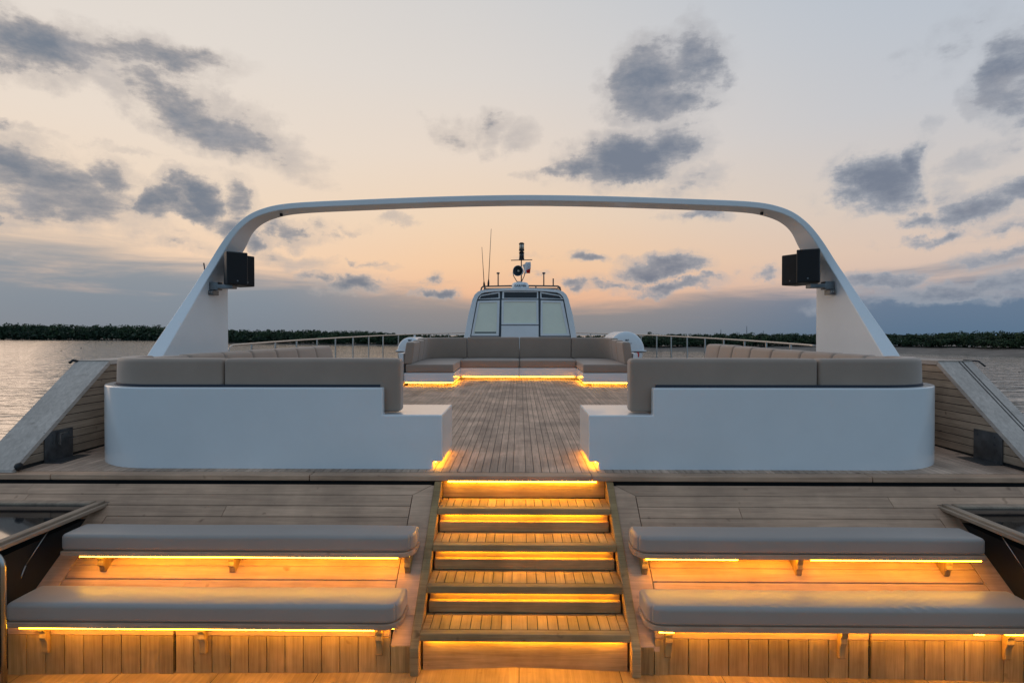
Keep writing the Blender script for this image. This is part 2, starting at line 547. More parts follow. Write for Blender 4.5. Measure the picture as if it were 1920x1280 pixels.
# ------------------------------------------------------------------ staircase
st = thing("staircase", "teak stairs of four treads lit amber from under every tread", "stairs", (0.036, YN[4], ZLOW))
for k in range(1, 5):
    yn, zt = YN[k], -RISE * k
    yb = YN[k - 1] + .022
    mb = MB(); mb.mat = 0
    mb.rnd(); mb.box(SX0, SX1, yn, yn + .062, zt - .05, zt)               # nosing board
    mb.rnd(); mb.box(SX0, SX0 + .05, yn + .065, yb, zt - .03, zt - .001)
    mb.rnd(); mb.box(SX1 - .05, SX1, yn + .065, yb, zt - .03, zt - .001)
    mb.rnd(); mb.box(SX0 + .053, SX1 - .053, yb - .035, yb, zt - .03, zt - .001)
    o = obj("tread", mb, M['teak_sx'], st, bevel=.006, seg=2)
    m2 = MB()
    xs = [-.052]
    m2.rnd(); m2.box(-.050, .050, yn + .066, yb - .038, zt - .03, zt - .001)
    xx = .052
    while xx < SX1 - .06:
        e = min(xx + PW, SX1 - .053)
        m2.rnd(); m2.box(xx + .003, e - .003, yn + .066, yb - .038, zt - .03, zt - .001)
        xx += PW
    xx = -.052
    while xx > SX0 + .06:
        e = max(xx - PW, SX0 + .053)
        m2.rnd(); m2.box(e + .003, xx - .003, yn + .066, yb - .038, zt - .03, zt - .001)
        xx -= PW
    obj("tread_planking", m2, M['teak_sy'], o)
    m3 = MB(); m3.box(SX0 + .01, SX1 - .01, yn + .03, yb - .002, zt - .04, zt - .008)
    obj("tread_caulking", m3, M['caulk'], o)
# risers
mb = MB(); mb.rnd()
mb.box(SX0 + .002, SX1 - .002, YN[0] + .045, YN[0] + .065, -RISE, -.045)
obj("riser", mb, M['teak_sx'], st)
for k in range(1, 4):
    zt = -RISE * k
    mb = MB(); mb.rnd()
    mb.box(SX0 + .012, SX1 - .012, YN[k] + .060, YN[k] + .075, zt - RISE + .01, zt - .041)
    mb.rnd(); mb.box(SX0 + .012, SX1 - .012, YN[k] + .020, YN[k] + .0595, zt - RISE, zt - RISE + .078)
    obj("riser", mb, M['teak_sx'], st, bevel=.003, seg=1)
mb = MB(); mb.rnd()
mb.box(SX0 + .012, SX1 - .012, YN[4] + .045, YN[4] + .065, ZLOW - .02, -RISE * 4 - .041)
obj("riser", mb, M['teak_sx'], st)
# stringers
for xa, xb, sg in ((SX0 - .062, SX0 - .003, -1), (SX1 + .003, SX1 + .062, 1)):
    mb = MB(); mb.rnd()
    poly = [(4.735, -.047), (4.69, -.047), (3.64, -.80), (3.60, -.83), (3.60, ZLOW - .02), (4.735, ZLOW - .02)]
    mb.prism(poly, xa, xb, lambda u, v, w: (w, u, v))
    obj("stringer", mb, M['teak_sx'], st, bevel=.005, seg=2, fixn=True)
# lights
mb = MB(); mb.box(SX0 + .045, SX1 - .075, Y0 + .012, Y0 + .026, -.054, -.045)
obj("led_strip", mb, M['led'], st)
for k in range(1, 4):
    mb = MB(); mb.box(SX0 + .05, SX1 - .05, YN[k] + .040, YN[k] + .050, -RISE * k - .056, -RISE * k - .0505)
    obj("led_strip", mb, M['led'], st)
mb = MB(); mb.box(SX0 + .04, SX1 - .04, YN[4] + .022, YN[4] + .032, -RISE * 4 - .057, -RISE * 4 - .0505)
obj("led_strip", mb, M['led'], st)

# ------------------------------------------------------------------ benches on the transom
def bench(label, x0, x1, yf, yb, zb, brackets, strips, on_slope):
    t = thing("bench", label, "bench", ((x0 + x1) / 2, yf, zb), "cushioned benches beside the stairs")
    inner_left = abs(x0) < abs(x1)
    rr = .11
    poly = [(x0, yb), (x0, yf), (x1, yf), (x1, yb)]
    p2 = []
    for i, (px_, py_) in enumerate(poly):
        near_inner = (px_ == (x0 if inner_left else x1)) and py_ == yf
        if near_inner:
            cx = px_ + (rr if inner_left else -rr)
            arc = []
            for k in range(7):
                a = PI + PI / 2 * k / 6 if inner_left else 1.5 * PI + PI / 2 * k / 6
                arc.append((cx + rr * math.cos(a), yf + rr + rr * math.sin(a)))
            p2 += arc
        else: p2.append((px_, py_))
    mb = MB(); mb.rnd()
    mb.prism(p2, zb, zb + .036, lambda u, v, w: (u, v, w))
    obj("seat_board", mb, M['teak_x'], t, bevel=.006, seg=2, fixn=True)
    hx, hy, hz = (x1 - x0) / 2 - .004, (yb - yf) / 2, .058
    cx, cy = (x0 + x1) / 2, (yf + yb) / 2
    xin = x0 if inner_left else x1
    def f(a, b, c):
        X, Y, Z = cx + a, cy + b, zb + .038 + hz + c
        d = abs(X - xin)
        if d < rr and Y < yf + rr:                        # round the free corner in plan
            u, v = (rr - d) / rr, (yf + rr - Y) / rr
            k = max(u, v) / max(1e-6, math.hypot(u, v))
            u2, v2 = u * k, v * k
            X = xin + (rr - u2 * rr) * (1 if inner_left else -1)
            Y = yf + rr - v2 * rr
        Z += .0022 * math.sin(X * 3.1 + cy * 3) * max(0, c / hz)
        if c > 0 and not on_slope:              # a few slanting creases in the cloth
            for wx_, am in ((2.50, .0045), (-1.45, .0018), (1.55, .0015)):
                Z += am * math.exp(-((X - wx_) / .20) ** 2) * math.sin((X + 1.3 * (Y - yf)) * 75) * c / hz
        return (X, Y, Z)
    mb = MB(); mb.rblock(hx, hy, hz, .026, f, 150, 8, 3, crown=.008)
    obj("cushion", mb, M['fabric2'], t, smooth=True)
    for bx in brackets:
        mb = MB(); mb.rnd()
        if on_slope:
            pf = [(yf + .03, zb), (yb - .02, zb), (4.055, -.548), (4.035, -.525), (4.032, -.495), (4.012, -.482), (4.022, -.452), (yf + .03, -.425)]
        else:
            pf = [(yf + .03, zb), (3.642, zb), (3.642, zb - .185), (3.628, zb - .20), (3.614, zb - .185), (3.612, zb - .12), (3.594, zb - .085), (3.599, zb - .055), (yf + .03, zb - .035)]
        mb.prism(pf, bx - .021, bx + .021, lambda u, v, w: (w, u, v))
        obj("bracket", mb, M['teak_z'], t, bevel=.004, seg=2, fixn=True)
    for (a, b, back) in strips:
        mb = MB()
        y = yf + (.034 if back else .010)
        mb.box(a, b, y, y + .010, zb - .0075, zb - .0005)
        obj("led_strip", mb, M['led'], t)
    return t
UB = dict(yf=3.98, yb=4.227, zb=-.403)
LB = dict(yf=3.555, yb=3.835, zb=-.695)
bench("long taupe bench higher up the transom, left of the stairs", -3.262, -.742, brackets=(-3.0, -2.06, -.80), strips=[(-3.13, -2.0, 0), (-1.995, -.86, 0), (-.86, -.78, 1)], on_slope=True, **UB)
bench("long taupe bench lower on the transom, left of the stairs, beside the steel handrail", -3.275, -.752, brackets=(-3.07, -2.04, -.90), strips=[(-3.19, -2.9, 0), (-2.895, -1.5, 0), (-1.495, -.92, 0), (-.92, -.80, 1)], on_slope=False, **LB)
bench("long taupe bench higher up the transom, right of the stairs", .808, 3.25, brackets=(.89, 1.98, 3.02), strips=[(.89, 1.53, 0), (1.535, 2.03, 1), (2.04, 3.22, 0)], on_slope=True, **UB)
bench("long taupe bench lower on the transom, right of the stairs, with a wrinkled cushion", .800, 3.27, brackets=(.95, 2.05, 3.09), strips=[(.88, .97, 0), (.97, 2.84, 1), (2.84, 2.90, 0), (2.90, 3.03, 1), (3.03, 3.24, 0)], on_slope=False, **LB)

# locker fronts under the lower benches
def locker(sg, label, label2):
    t = thing("bench_locker", label, "locker", (sg * 2.0, 3.67, ZLOW - .04), "teak locker fronts under the lower benches")
    def seg(a, b, stile_in, stile_out):
        xa, xb = sorted((sg * a, sg * b))
        zb_ = low_z(xa if abs(xa) > abs(xb) else xb) + .004
        mb = MB(); mb.rnd()
        mb.box(xa, xb, 3.646, 3.674, -.782, -.700)
        d = obj("door", mb, M['teak_x'], t, bevel=.003, seg=1)
        mb = MB()
        lo, hi = a + stile_in, b - stile_out
        n = round((hi - lo) / .122)
        for k in range(n):
            q0, q1 = lo + (hi - lo) * k / n, lo + (hi - lo) * (k + 1) / n
            mb.rnd(); mb.box(*sorted((sg * (q0 + .003), sg * (q1 - .003))), 3.648, 3.669, zb_ - .01, -.784)
        if stile_in: mb.rnd(); mb.box(*sorted((sg * a, sg * (lo - .001))), 3.643, 3.669, zb_ - .01, -.784)
        if stile_out: mb.rnd(); mb.box(*sorted((sg * (hi + .001), sg * b)), 3.643, 3.669, zb_ - .01, -.784)
        obj("planking", mb, M['teak_z'], d)
        mb = MB(); mb.box(xa + .004, xb - .004, 3.664, 3.684, zb_ - .02, -.70)
        obj("backing", mb, M['caulk'], d)
    inn = .835 if sg < 0 else .87
    seg(inn, 2.235, .09, 0.0)
    seg(2.25, 3.34, .09, 0)
    mb = MB(); mb.rnd()                     # little end post between locker and stairs
    a, b = sorted((sg * (.706 if sg < 0 else .777), sg * (inn - .006)))
    mb.box(a, b, 3.638, 3.70, ZLOW - .04, -.836)
    obj("end_post", mb, M['teak_z'], t, bevel=.004, seg=1)
locker(-1, "planked teak locker front under the lower bench left of the stairs", "")
locker(1, "planked teak locker front under the lower bench right of the stairs", "")

# steel handrail at the left edge
mb = MB()
pth = [(-3.155, 3.42, -1.02), (-3.155, 3.42, -.25)]
for k in range(1, 7):
    a = PI / 2 * k / 6
    pth.append((-3.155 - .09 * (1 - math.cos(a)), 3.42, -.25 + .09 * math.sin(a)))
pth += [(-3.6, 3.42, -.16)]
mb.tube(pth, .016, 12)
hr = obj("handrail", mb, M['steel'], loc=(-3.155, 3.42, -1.02), smooth=True)
tag(hr, "polished steel tube handrail bending over beside the lower left bench", "handrail")

# ------------------------------------------------------------------ hatch lids
def hatch(sg, label):
    t = thing("hatch_lid", label, "hatch", (sg * 3.3, 4.5, -.19), "open framed hatch lids beside the benches")
    x_in, x_out = 3.335, 4.62
    zt = -.165
    mb = MB()
    def bx(a, b, y0, y1, z0, z1):
        mb.rnd(); mb.box(*sorted((sg * a, sg * b)), y0, y1, z0, z1)
    bx(x_in, x_in + .055, 3.45, 4.53, zt - .052, zt)
    bx(x_in - .028, x_in - .0005, 3.45, 4.545, zt - .045, zt - .018)
    bx(x_out - .075, x_out, 3.45, 4.53, zt - .052, zt)
    bx(x_in + .076, x_out - .076, 4.455, 4.53, zt - .052, zt)
    bx(x_in + .076, x_out - .076, 3.45, 3.525, zt - .052, zt)
    obj("frame", mb, M['teak_wall'], t, bevel=.004, seg=1)
    mb = MB(); mb.box(*sorted((sg * (x_in + .07), sg * (x_out - .07))), 3.52, 4.46, zt - .034, zt - .016)
    obj("glass", mb, M['glass'], t)
    mb = MB()
    mb.tube([(sg * (x_in + .03), 4.02, zt - .05), (sg * (x_in + .07), 3.86, -.42)], .0045, 8)
    mb.tube([(sg * (x_in + .07), 3.86, -.42), (sg * (x_in + .105), 3.73, -.72)], .009, 8)
    obj("gas_strut", mb, M['steel'], t, smooth=True)
    mb = MB(); mb.box(*sorted((sg * (x_in - .03), sg * (x_in - .0))), 4.53, 4.56, zt - .045, zt - .012)
    obj("hinge", mb, M['darksteel'], t)
hatch(-1, "open teak framed hatch lid with dark glass left of the upper left bench")
hatch(1, "open teak framed hatch lid with dark glass right of the upper right bench")

# ------------------------------------------------------------------ bulwarks
def bulwark(sg, label):
    XI = 4.30
    t = thing("bulwark", label, "bulwark", (sg * XI, 4.76, 0), "planked bulwarks either side of the upper deck")
    y_a, y_b, zc = 4.80, 5.90, .86
    def topz(y): return zc if y >= y_b else max(0.02, .02 + (zc - .02) * (y - y_a) / (y_b - y_a))
    mb = MB()
    pl = .075
    k = 0
    z = .035
    while z < zc - .01:
        z2 = min(zc, z + pl)
        ya = y_a + (z - .02) / (zc - .02) * (y_b - y_a)
        yb_ = y_a + (z2 - .02) / (zc - .02) * (y_b - y_a)
        cut = random.uniform(6.2, 8.0)
        mb.rnd()
        for (p, q, pz, qz) in ((ya, cut, yb_, cut), (cut + .004, 8.5, cut + .004, 8.5)):
            x0, x1 = sg * XI, sg * (XI + .03)
            g = .0035
            mb.add([(x0, p, z + g), (x0, q, z + g), (x0, qz, z2 - g), (x0, pz, z2 - g),
                    (x1, p, z + g), (x1, q, z + g), (x1, qz, z2 - g), (x1, pz, z2 - g)],
                   [(0, 1, 2, 3), (7, 6, 5, 4), (0, 4, 5, 1), (1, 5, 6, 2), (2, 6, 7, 3), (3, 7, 4, 0)])
            mb.rnd()
        z = z2
    obj("planking", mb, M['teak_wall'], t, fixn=True)
    mb = MB()
    poly = [(y_a + .02, -.01), (8.5, -.01), (8.5, zc - .01), (y_b + .02, zc - .01)]
    mb.prism(poly, sg * (XI + .008), sg * (XI + .30), lambda u, v, w: (w, u, v))
    obj("core", mb, M['caulk'], t, fixn=True)
    # cap: raked part, then level part
    w0, w1 = sg * (XI - .018), sg * (XI + .33)
    mb = MB(); mb.rnd()
    th = .045
    ang = math.atan2(zc - .02, y_b - y_a)
    nx_, nz_ = -math.sin(ang) * th, math.cos(ang) * th
    a0 = (y_a - .03, 0.0)
    a1 = (y_b - .004, zc - .003)
    poly = [(a0[0], a0[1] + .002), a1, (a1[0] + nx_ * .55, a1[1] + nz_ + .002), (a0[0] + nx_, a0[1] + nz_ - .008), (a0[0] - .03, a0[1] + .03), (a0[0] - .035, a0[1] + .005)]
    mb.prism(poly, w0, w1, lambda u, v, w: (w, u, v))
    mb.rnd()
    mb.prism([(y_b + .001, zc + .001), (8.5, zc + .001), (8.5, zc + th), (y_b - .026, zc + th)], w0, w1, lambda u, v, w: (w, u, v))
    cap = obj("cap_rail", mb, M['cap'], t, bevel=.007, seg=2, fixn=True)
    # dull metal plate low on the planking, with its deck flange
    mb = MB()
    pa, pb = (5.075, 5.40) if sg < 0 else (5.10, 5.42)
    x0, x1 = sorted((sg * (XI - .012), sg * (XI - .0015)))
    mb.box(x0, x1, pa, pb, .012, .285)
    for yy, zz in ((pa + .08, .24), (pa + .08, .17), (pb - .05, .23)):
        mb.box(*sorted((sg * (XI - .016), sg * (XI - .012))), yy, yy + .014, zz, zz + .014)
    pt = obj("metal_plate", mb, M['darksteel'], t)
    mb = MB(); mb.box(*sorted((sg * (XI - .16), sg * (XI - .014))), pa, pb + .12, .006, .012)
    obj("plate_flange", mb, M['darksteel'], pt)
    if sg < 0:
        mb = MB()
        X = -(XI - .026)
        mb.box(X, X + .013, pb - .19, pb - .175, .15, .262)
        mb.box(X, X + .013, pb - .175, pb - .10, .25, .262)
        obj("latch", mb, M['steel'], pt)
        mb = MB(); mb.box(X, X + .05, pb - .07, pb - .02, .195, .203)
        obj("bolt", mb, M['steel'], pt)
    mb = MB()                               # dark gutter along the foot
    mb.box(*sorted((sg * (XI - .075), sg * (XI + .004))), pb + .14, 8.5, .004, .014)
    obj("gutter", mb, M['dark'], t)
    if sg < 0:
        mb = MB()
        mb.lathe([(0, -.02), (.03, -.02), (.034, 0), (.03, .012), (0, .012)], lambda a, b, h: (-(XI - .03) + h, 4.79 + a, .045 + b), 16)
        obj("rubber_stop", mb, M['black'], t, smooth=True)
        mb = MB(); mb.tube([(-(XI + .31), 5.88, .89), (-(XI + .345), 5.86, .905), (-(XI + .35), 5.82, .88)], .014, 8)
        obj("cleat", mb, M['black'], t, smooth=True)
    else:
        mb = MB(); mb.tube([(XI + .27, 5.92, .907), (XI + .38, 5.86, .9), (XI + .40, 5.80, .85)], .008, 8)
        obj("cleat", mb, M['black'], t, smooth=True)
        mb = MB()
        p0 = (a0[0] + nx_ + .02, a0[1] + nz_ - .008 + .016); p1 = (a1[0] + nx_ * .55 - .004, a1[1] + nz_ + .002)
        for dx in (.19, .225):
            mb.prism([(p0[0], p0[1] - .002), (p1[0], p1[1] - .002), (p1[0] - .001, p1[1] + .002), (p0[0] - .001, p0[1] + .002)], XI + dx, XI + dx + .007, lambda u, v, w: (w, u, v))
        obj("groove", mb, M['caulk'], cap, fixn=True)
bulwark(-1, "planked bulwark with raked cap and a dark plate with a bright latch")
bulwark(1, "planked bulwark with raked cap and a bare dark plate, warm lit side")

# ------------------------------------------------------------------ arch
def arch():
    half = [(4.334, .90), (4.334, 1.2), (4.334, 1.55), (4.334, 1.85), (4.325, 2.0), (4.30, 2.13), (4.255, 2.26), (4.19, 2.39), (4.10, 2.53), (4.00, 2.655),
            (3.89, 2.755), (3.77, 2.83), (3.63, 2.885), (3.45, 2.93), (3.23, 2.957), (2.9, 2.977), (2.4, 2.997), (1.8, 3.020), (1.2, 3.040), (.6, 3.054), (0, 3.060)]
    pts = [(-x, z) for x, z in half] + [(x, z) for x, z in reversed(half[:-1])]
    dense = []
    for i in range(len(pts) - 1):           # Catmull-Rom for a fair curve
        p0, p1, p2, p3 = pts[max(0, i - 1)], pts[i], pts[i + 1], pts[min(len(pts) - 1, i + 2)]
        for k in range(4):
            t = k / 4
            dense.append(tuple(.5 * (2 * b + (c - a) * t + (2 * a - 5 * b + 4 * c - d) * t * t + (-a + 3 * b - 3 * c + d) * t ** 3)
                               for a, b, c, d in zip(p0, p1, p2, p3)))
    dense.append(pts[-1])
    def yfront(z):
        y = 6.837 + (z - .912) * .975
        k = 12.0                            # soft minimum with the beam's front plane
        return -math.log(math.exp(-k * y) + math.exp(-k * 8.06)) / k
    V, F = [], []
    n = len(dense)
    for i, (x, z) in enumerate(dense):
        a, b = dense[max(0, i - 1)], dense[min(n - 1, i + 1)]
        tx, tz = b[0] - a[0], b[1] - a[1]
        L = math.hypot(tx, tz)
        nx_, nz_ = -tz / L, tx / L          # outward
        th = .20 if z < 1.0 else (.20 - (z - 1.0) * .075 if z < 2.1 else max(.086, .1175 - (z - 2.1) * .05))
        yf, yb = yfront(z), 8.40
        tw = .085 * math.exp(-((z - 2.42) / .24) ** 2) * (1 if x < 0 else -1)
        for (o_, y, tx_) in ((0, yf, 0), (0, yb, tw), (1, yb, tw), (1, yf, 0)):
            V.append((x + .01 + tx_ + nx_ * th * o_, y, z + nz_ * th * o_))
    for i in range(n - 1):
        for k in range(4):
            k2 = (k + 1) % 4
            F.append((4 * i + k, 4 * i + k2, 4 * i + 4 + k2, 4 * i + 4 + k))
    F += [(0, 1, 2, 3), tuple(4 * (n - 1) + k for k in (3, 2, 1, 0))]
    mb = MB(); mb.add(V, F)
    t = thing("arch", "white arch spanning the upper deck with raked wide legs", "arch", (0, 8.2, .90))
    obj("frame", mb, M['arch'], t, bevel=.014, seg=3, fixn=True)
    for sx in (-1, 1):
        mb = MB()
        mb.lathe([(0, .004), (.022, .004), (.022, -.03), (0, -.03)], lambda a, b, h, s=sx: (.01 + s * 3.46 + a, 8.22 + b, 2.918 + h), 12)
        obj('downlight', mb, M['black'], t)
    mb = MB(); a_, b_ = at(385, 512, 8.1), at(382, 493, 8.1); mb.tube([a_, b_], .010, 8)
    obj("side_rod", mb, M['dull'], t)
arch()

# ------------------------------------------------------------------ loudspeakers
def speaker(label, cx, cy, z0, rot, w, d, h):
    t = thing("loudspeaker", label, "loudspeaker", (cx, cy, z0), "black loudspeakers on the arch")
    c, s = math.cos(rot), math.sin(rot)
    def f(a, b, z): return (cx + a * c - b * s, cy + a * s + b * c, z0 + z)
    mb = MB(f)
    wb = w * .36                            # cabinet narrows to the back
    poly = [(-w / 2, -d / 2), (w / 2, -d / 2), (w / 2, -d / 6), (wb, d / 2), (-wb, d / 2), (-w / 2, -d / 6)]
    mb.prism(poly, 0, h, lambda u, v, q: (u, v, q))
    obj("cabinet", mb, M['black'], t, bevel=.012, seg=2, fixn=True)
    mb = MB(f); mb.box(-w / 2 + .012, w / 2 - .012, -d / 2 - .010, -d / 2 - .001, .014, h - .014)
    g = obj("grille", mb, M['grille'], t, bevel=.004, seg=1)
    mb = MB(f); mb.lathe([(0, 0), (.012, 0), (.010, .003), (0, .003)], lambda a, b, q: (a, -d / 2 - .0105 - q, .055 + b), 12)
    obj("badge", mb, M['darksteel'], g)
    return t
def bracket(sg, label):
    t = thing("speaker_bracket", label, "bracket", (sg * 4.32, 8.0, 1.78), "steel speaker brackets on the arch")
    z = 1.845
    mb = MB(); mb.box(*sorted((sg * 4.20, sg * 3.98)), 7.84, 7.98, z - .032, z + .024)
    obj("arm", mb, M['darksteel'], t, bevel=.005, seg=1)
    mb = MB()
    mb.box(*sorted((sg * 4.328, sg * 4.20)), 7.88, 8.0, z - .05, z + .06)
    mb.box(*sorted((sg * 4.331, sg * 4.26)), 7.86, 8.02, z - .12, z - .055)
    obj("hinge", mb, M['darksteel'], t, bevel=.004, seg=1)
    for k in range(3):
        mb = MB()
        mb.lathe([(0, 0), (.009, 0), (.009, .012), (0, .012)], lambda a, b, q, k=k: (sg * (4.32 - .025 * k) + a, 7.858 - q, z - .085 + b), 8)
        obj("bolt", mb, M['steel'], t)
    if sg > 0:
        mb = MB(); mb.box(4.02, 4.065, 7.845, 7.858, z - .03, z + .018)
        obj("clip", mb, M['white'], t)
p = at(448, 533, 7.82)
speaker("black loudspeaker nearer the stairs on the left arch leg", p.x - .135, p.y + .14, 1.862, R(42), .275, .30, .455)
p = at(466, 534, 8.12)
speaker("black loudspeaker turned inboard behind another on the left arch leg", p.x - .20, p.y + .18, 1.875, R(60), .25, .30, .445)
p = at(1516, 528, 7.82)
speaker("black loudspeaker nearer the stairs on the right arch leg", p.x + .075, p.y + .14, 1.885, R(-31), .285, .30, .455)
p = at(1486, 530, 8.12)
speaker("black loudspeaker turned inboard behind another on the right arch leg", p.x + .14, p.y + .18, 1.885, R(-58), .27, .30, .435)
bracket(-1, "steel speaker bracket on the left arch leg")
bracket(1, "steel speaker bracket with a bright square clip on the right arch leg")

# ------------------------------------------------------------------ aft sofas
CXS = -0.035
def path_pts(sg, off):
    """plan line of the sofa wall at 'off' inside its outer face: along the aft edge, round the corner, forward"""
    r = .75 - off
    cx, cy = 3.215, 5.67
    pts = [(a, 4.92 + off) for a in np.linspace(.0, cx, 30)]
    for k in range(1, 15):
        a = -PI / 2 + PI / 2 * k / 14
        pts.append((cx + r * math.cos(a), cy + r * math.sin(a)))
    pts += [(cx + r, y) for y in np.linspace(cy + .1, 11.6, 30)]
    return [(CXS + sg * x, y) for x, y in pts]

class Path:
    def __init__(self, pts):
        self.p = [Vector((a, b)) for a, b in pts]
        self.s = [0.0]
        for a, b in zip(self.p, self.p[1:]): self.s.append(self.s[-1] + (b - a).length)
    def at(self, s):
        s = max(0.0, min(self.s[-1] - 1e-6, s))
        import bisect
        i = bisect.bisect_right(self.s, s) - 1
        i = min(i, len(self.p) - 2)
        t = (s - self.s[i]) / max(1e-9, self.s[i + 1] - self.s[i])
        d = (self.p[i + 1] - self.p[i]).normalized()
        return self.p[i].lerp(self.p[i + 1], t), d
    def s_at(self, fn):
        for i, q in enumerate(self.p):
            if fn(q): return self.s[i]
        return self.s[-1]
    def s_x(self, sg, x):            # on the first straight run, arclength where |X| reaches x
        return abs((CXS + sg * x) - self.p[0].x)
    def s_y(self, y):                # on the last straight run, arclength where Y reaches y
        return self.s[-1] - (self.p[-1].y - y)

def path_block(mb, path, s0, s1, th, z0, z1, r, side, nlen, crown=0.0, belly=0.0, base=None, lean=0.0):
    mid, hl, hz = (s0 + s1) / 2, (s1 - s0) / 2, (z1 - z0) / 2
    def f(a, b, c):
        q, d = path.at(mid + a)
        n = Vector((-d.y, d.x)) * side
        b2 = b + lean * (c / hz)
        w = q + n * b2
        g = base(w.y) if base else 0.0
        return (w.x, w.y, g + z0 + hz + c)
    mb.rblock(hl, th / 2, hz, r, f, nlen, 3, 5, crown=crown, belly=belly)

def aft_sofa(sg, label):
    t = thing("corner_sofa", label, "sofa", (CXS + sg * 2.3, 5.3, 0), "taupe corner sofas with white backs")
    inner = .635                       # free inner face of the low block
    wall_end = 1.155 if sg < 0 else 1.19
    # shell: outer wall, low end block, seat plinth
    P = path_pts(sg, 0.0)
    Q = path_pts(sg, 0.085)
    X = lambda a: CXS + sg * a
    kick = inner + .085
    zt, zb_, zo, yb1, yb2, xc = .709, .474, .004, 5.005, 5.66, 3.215
    A = lambda x_, y_, z_: (X(x_), y_, z_)
    mb = MB()
    def poly(*pts): mb.add(pts, [tuple(range(len(pts)))])
    Y1 = 4.92
    poly(A(inner, Y1, .068), A(kick, Y1, .068), A(kick, Y1, zo), A(wall_end, Y1, zo), A(xc, Y1, zo), A(xc, Y1, zt), A(wall_end, Y1, zt), A(wall_end, Y1, zb_), A(inner, Y1, zb_))
    poly(A(inner, Y1, .068), A(inner, Y1, zb_), A(inner, yb2, zb_), A(inner, yb2, .068))
    poly(A(inner, Y1, .068), A(kick, Y1, .068), A(kick, yb2, .068), A(inner, yb2, .068))
    poly(A(kick, Y1, .068), A(kick, Y1, zo), A(kick, yb2, zo), A(kick, yb2, .068))
    poly(A(inner, Y1, zb_), A(wall_end, Y1, zb_), A(wall_end, yb1, zb_), A(wall_end, yb2, zb_), A(inner, yb2, zb_))
    poly(A(wall_end, Y1, zb_), A(wall_end, Y1, zt), A(wall_end, yb1, zt), A(wall_end, yb1, zb_))
    poly(A(wall_end, Y1, zt), A(xc, Y1, zt), A(xc, yb1, zt), A(wall_end, yb1, zt))
    poly(A(inner, yb2, .068), A(kick, yb2, .068), A(kick, yb2, zo), A(wall_end, yb2, zo), A(wall_end, yb2, zb_), A(inner, yb2, zb_))
    poly(A(wall_end, yb1, zo), A(wall_end, yb2, zo), A(wall_end, yb2, zb_), A(wall_end, yb1, zb_))
    poly(A(wall_end, yb1, zo), A(xc, yb1, zo), A(xc, yb1, zt), A(wall_end, yb1, zt), A(wall_end, yb1, zb_))
    idx = [29] + list(range(30, len(P)))
    ring = [[(P[i][0], P[i][1], zo), (P[i][0], P[i][1], zt), (Q[i][0], Q[i][1], zt), (Q[i][0], Q[i][1], zo)] for i in idx]
    for r0, r1 in zip(ring, ring[1:]):
        for k in range(3): poly(r0[k], r0[k + 1], r1[k + 1], r1[k])
    poly(*ring[-1])
    # weld equal corners so that the shell is one smooth skin
    key, vv, remap = {}, [], []
    for v in mb.v:
        k_ = tuple(round(c, 4) for c in v)
        if k_ not in key:
            key[k_] = len(vv); vv.append(v)
        remap.append(key[k_])
    mb.v = vv
    mb.f = [[remap[i] for i in f] for f in mb.f]
    obj("back_wall", mb, M['white'], t, bevel=.013, seg=3, fixn=True)
    mb = MB()
    mb.box(*sorted((X(wall_end + .003), X(3.1))), 5.008, 5.90, .075, .33)
    mb.box(*sorted((X(3.103), X(3.87))), 5.70, 11.5, .09, .345)
    mb.box(*sorted((X(wall_end + .003), X(3.05))), 5.05, 5.82, .004, .074)
    mb.box(*sorted((X(3.18), X(3.85))), 5.85, 11.42, .004, .089)
    obj("seat_base", mb, M['white'], t, bevel=.01, seg=2)
    # seat cushions (forward of the backs)
    seat_edges = [1.19, 2.15, 3.1]
    for a, b in zip(seat_edges, seat_edges[1:]):
        mb = MB()
        xa, xb = X(a + .005), X(b - .005)
        mb.rblock(abs(xb - xa) / 2, .33, .066, .03, lambda u, v, w, m=(xa + xb) / 2: (m + u, 5.54 + v, .40 + w), 8, 4, 2, crown=.012)
        obj("seat_cushion", mb, M['fabric'], t, smooth=True)
    ye = list(np.linspace(5.95, 11.45, 7))
    for a, b in zip(ye, ye[1:]):
        mb = MB()
        mb.rblock(.33, (b - a) / 2 - .005, .066, .03, lambda u, v, w, a=a, b=b: (X(3.36) + u, (a + b) / 2 + v, .415 + dz((a + b) / 2) + w), 4, 8, 2, crown=.012)
        obj("seat_cushion", mb, M['fabric'], t, smooth=True)
    mb = MB()
    mb.rblock(.33, .40, .066, .03, lambda u, v, w: (X(3.36) + u, 5.54 + v, .40 + w), 4, 4, 2, crown=.012)
    obj("seat_cushion", mb, M['fabric'], t, smooth=True)
    # back cushions: two across the stern, the second one round the corner
    C = Path(path_pts(sg, .185))
    side = 1 if sg > 0 else -1
    seam = 2.60 if sg < 0 else 2.66
    end = 1.022 if sg < 0 else 1.01
    s_end, s_seam = C.s_x(sg, end), C.s_x(sg, seam)
    s_corner = C.s_y(5.80)
    mb = MB(); path_block(mb, C, s_end, s_seam - .004, .165, .482, .955, .035, side, 24, crown=.006, belly=.008)
    obj("back_cushion", mb, M['fabric'], t, smooth=True)
    mb = MB(); path_block(mb, C, s_seam + .004, s_corner, .165, .482, .955, .035, side, 40, crown=.006, belly=.008)
    obj("back_cushion", mb, M['fabric'], t, smooth=True)
    cuts = [5.81, 6.45, 7.2, 7.95, 8.73, 9.55, 10.4, 11.3] if sg < 0 else [5.81, 6.15, 6.75, 7.5, 8.35, 9.1, 9.85, 10.5, 11.25]
    C2 = Path(path_pts(sg, .20))
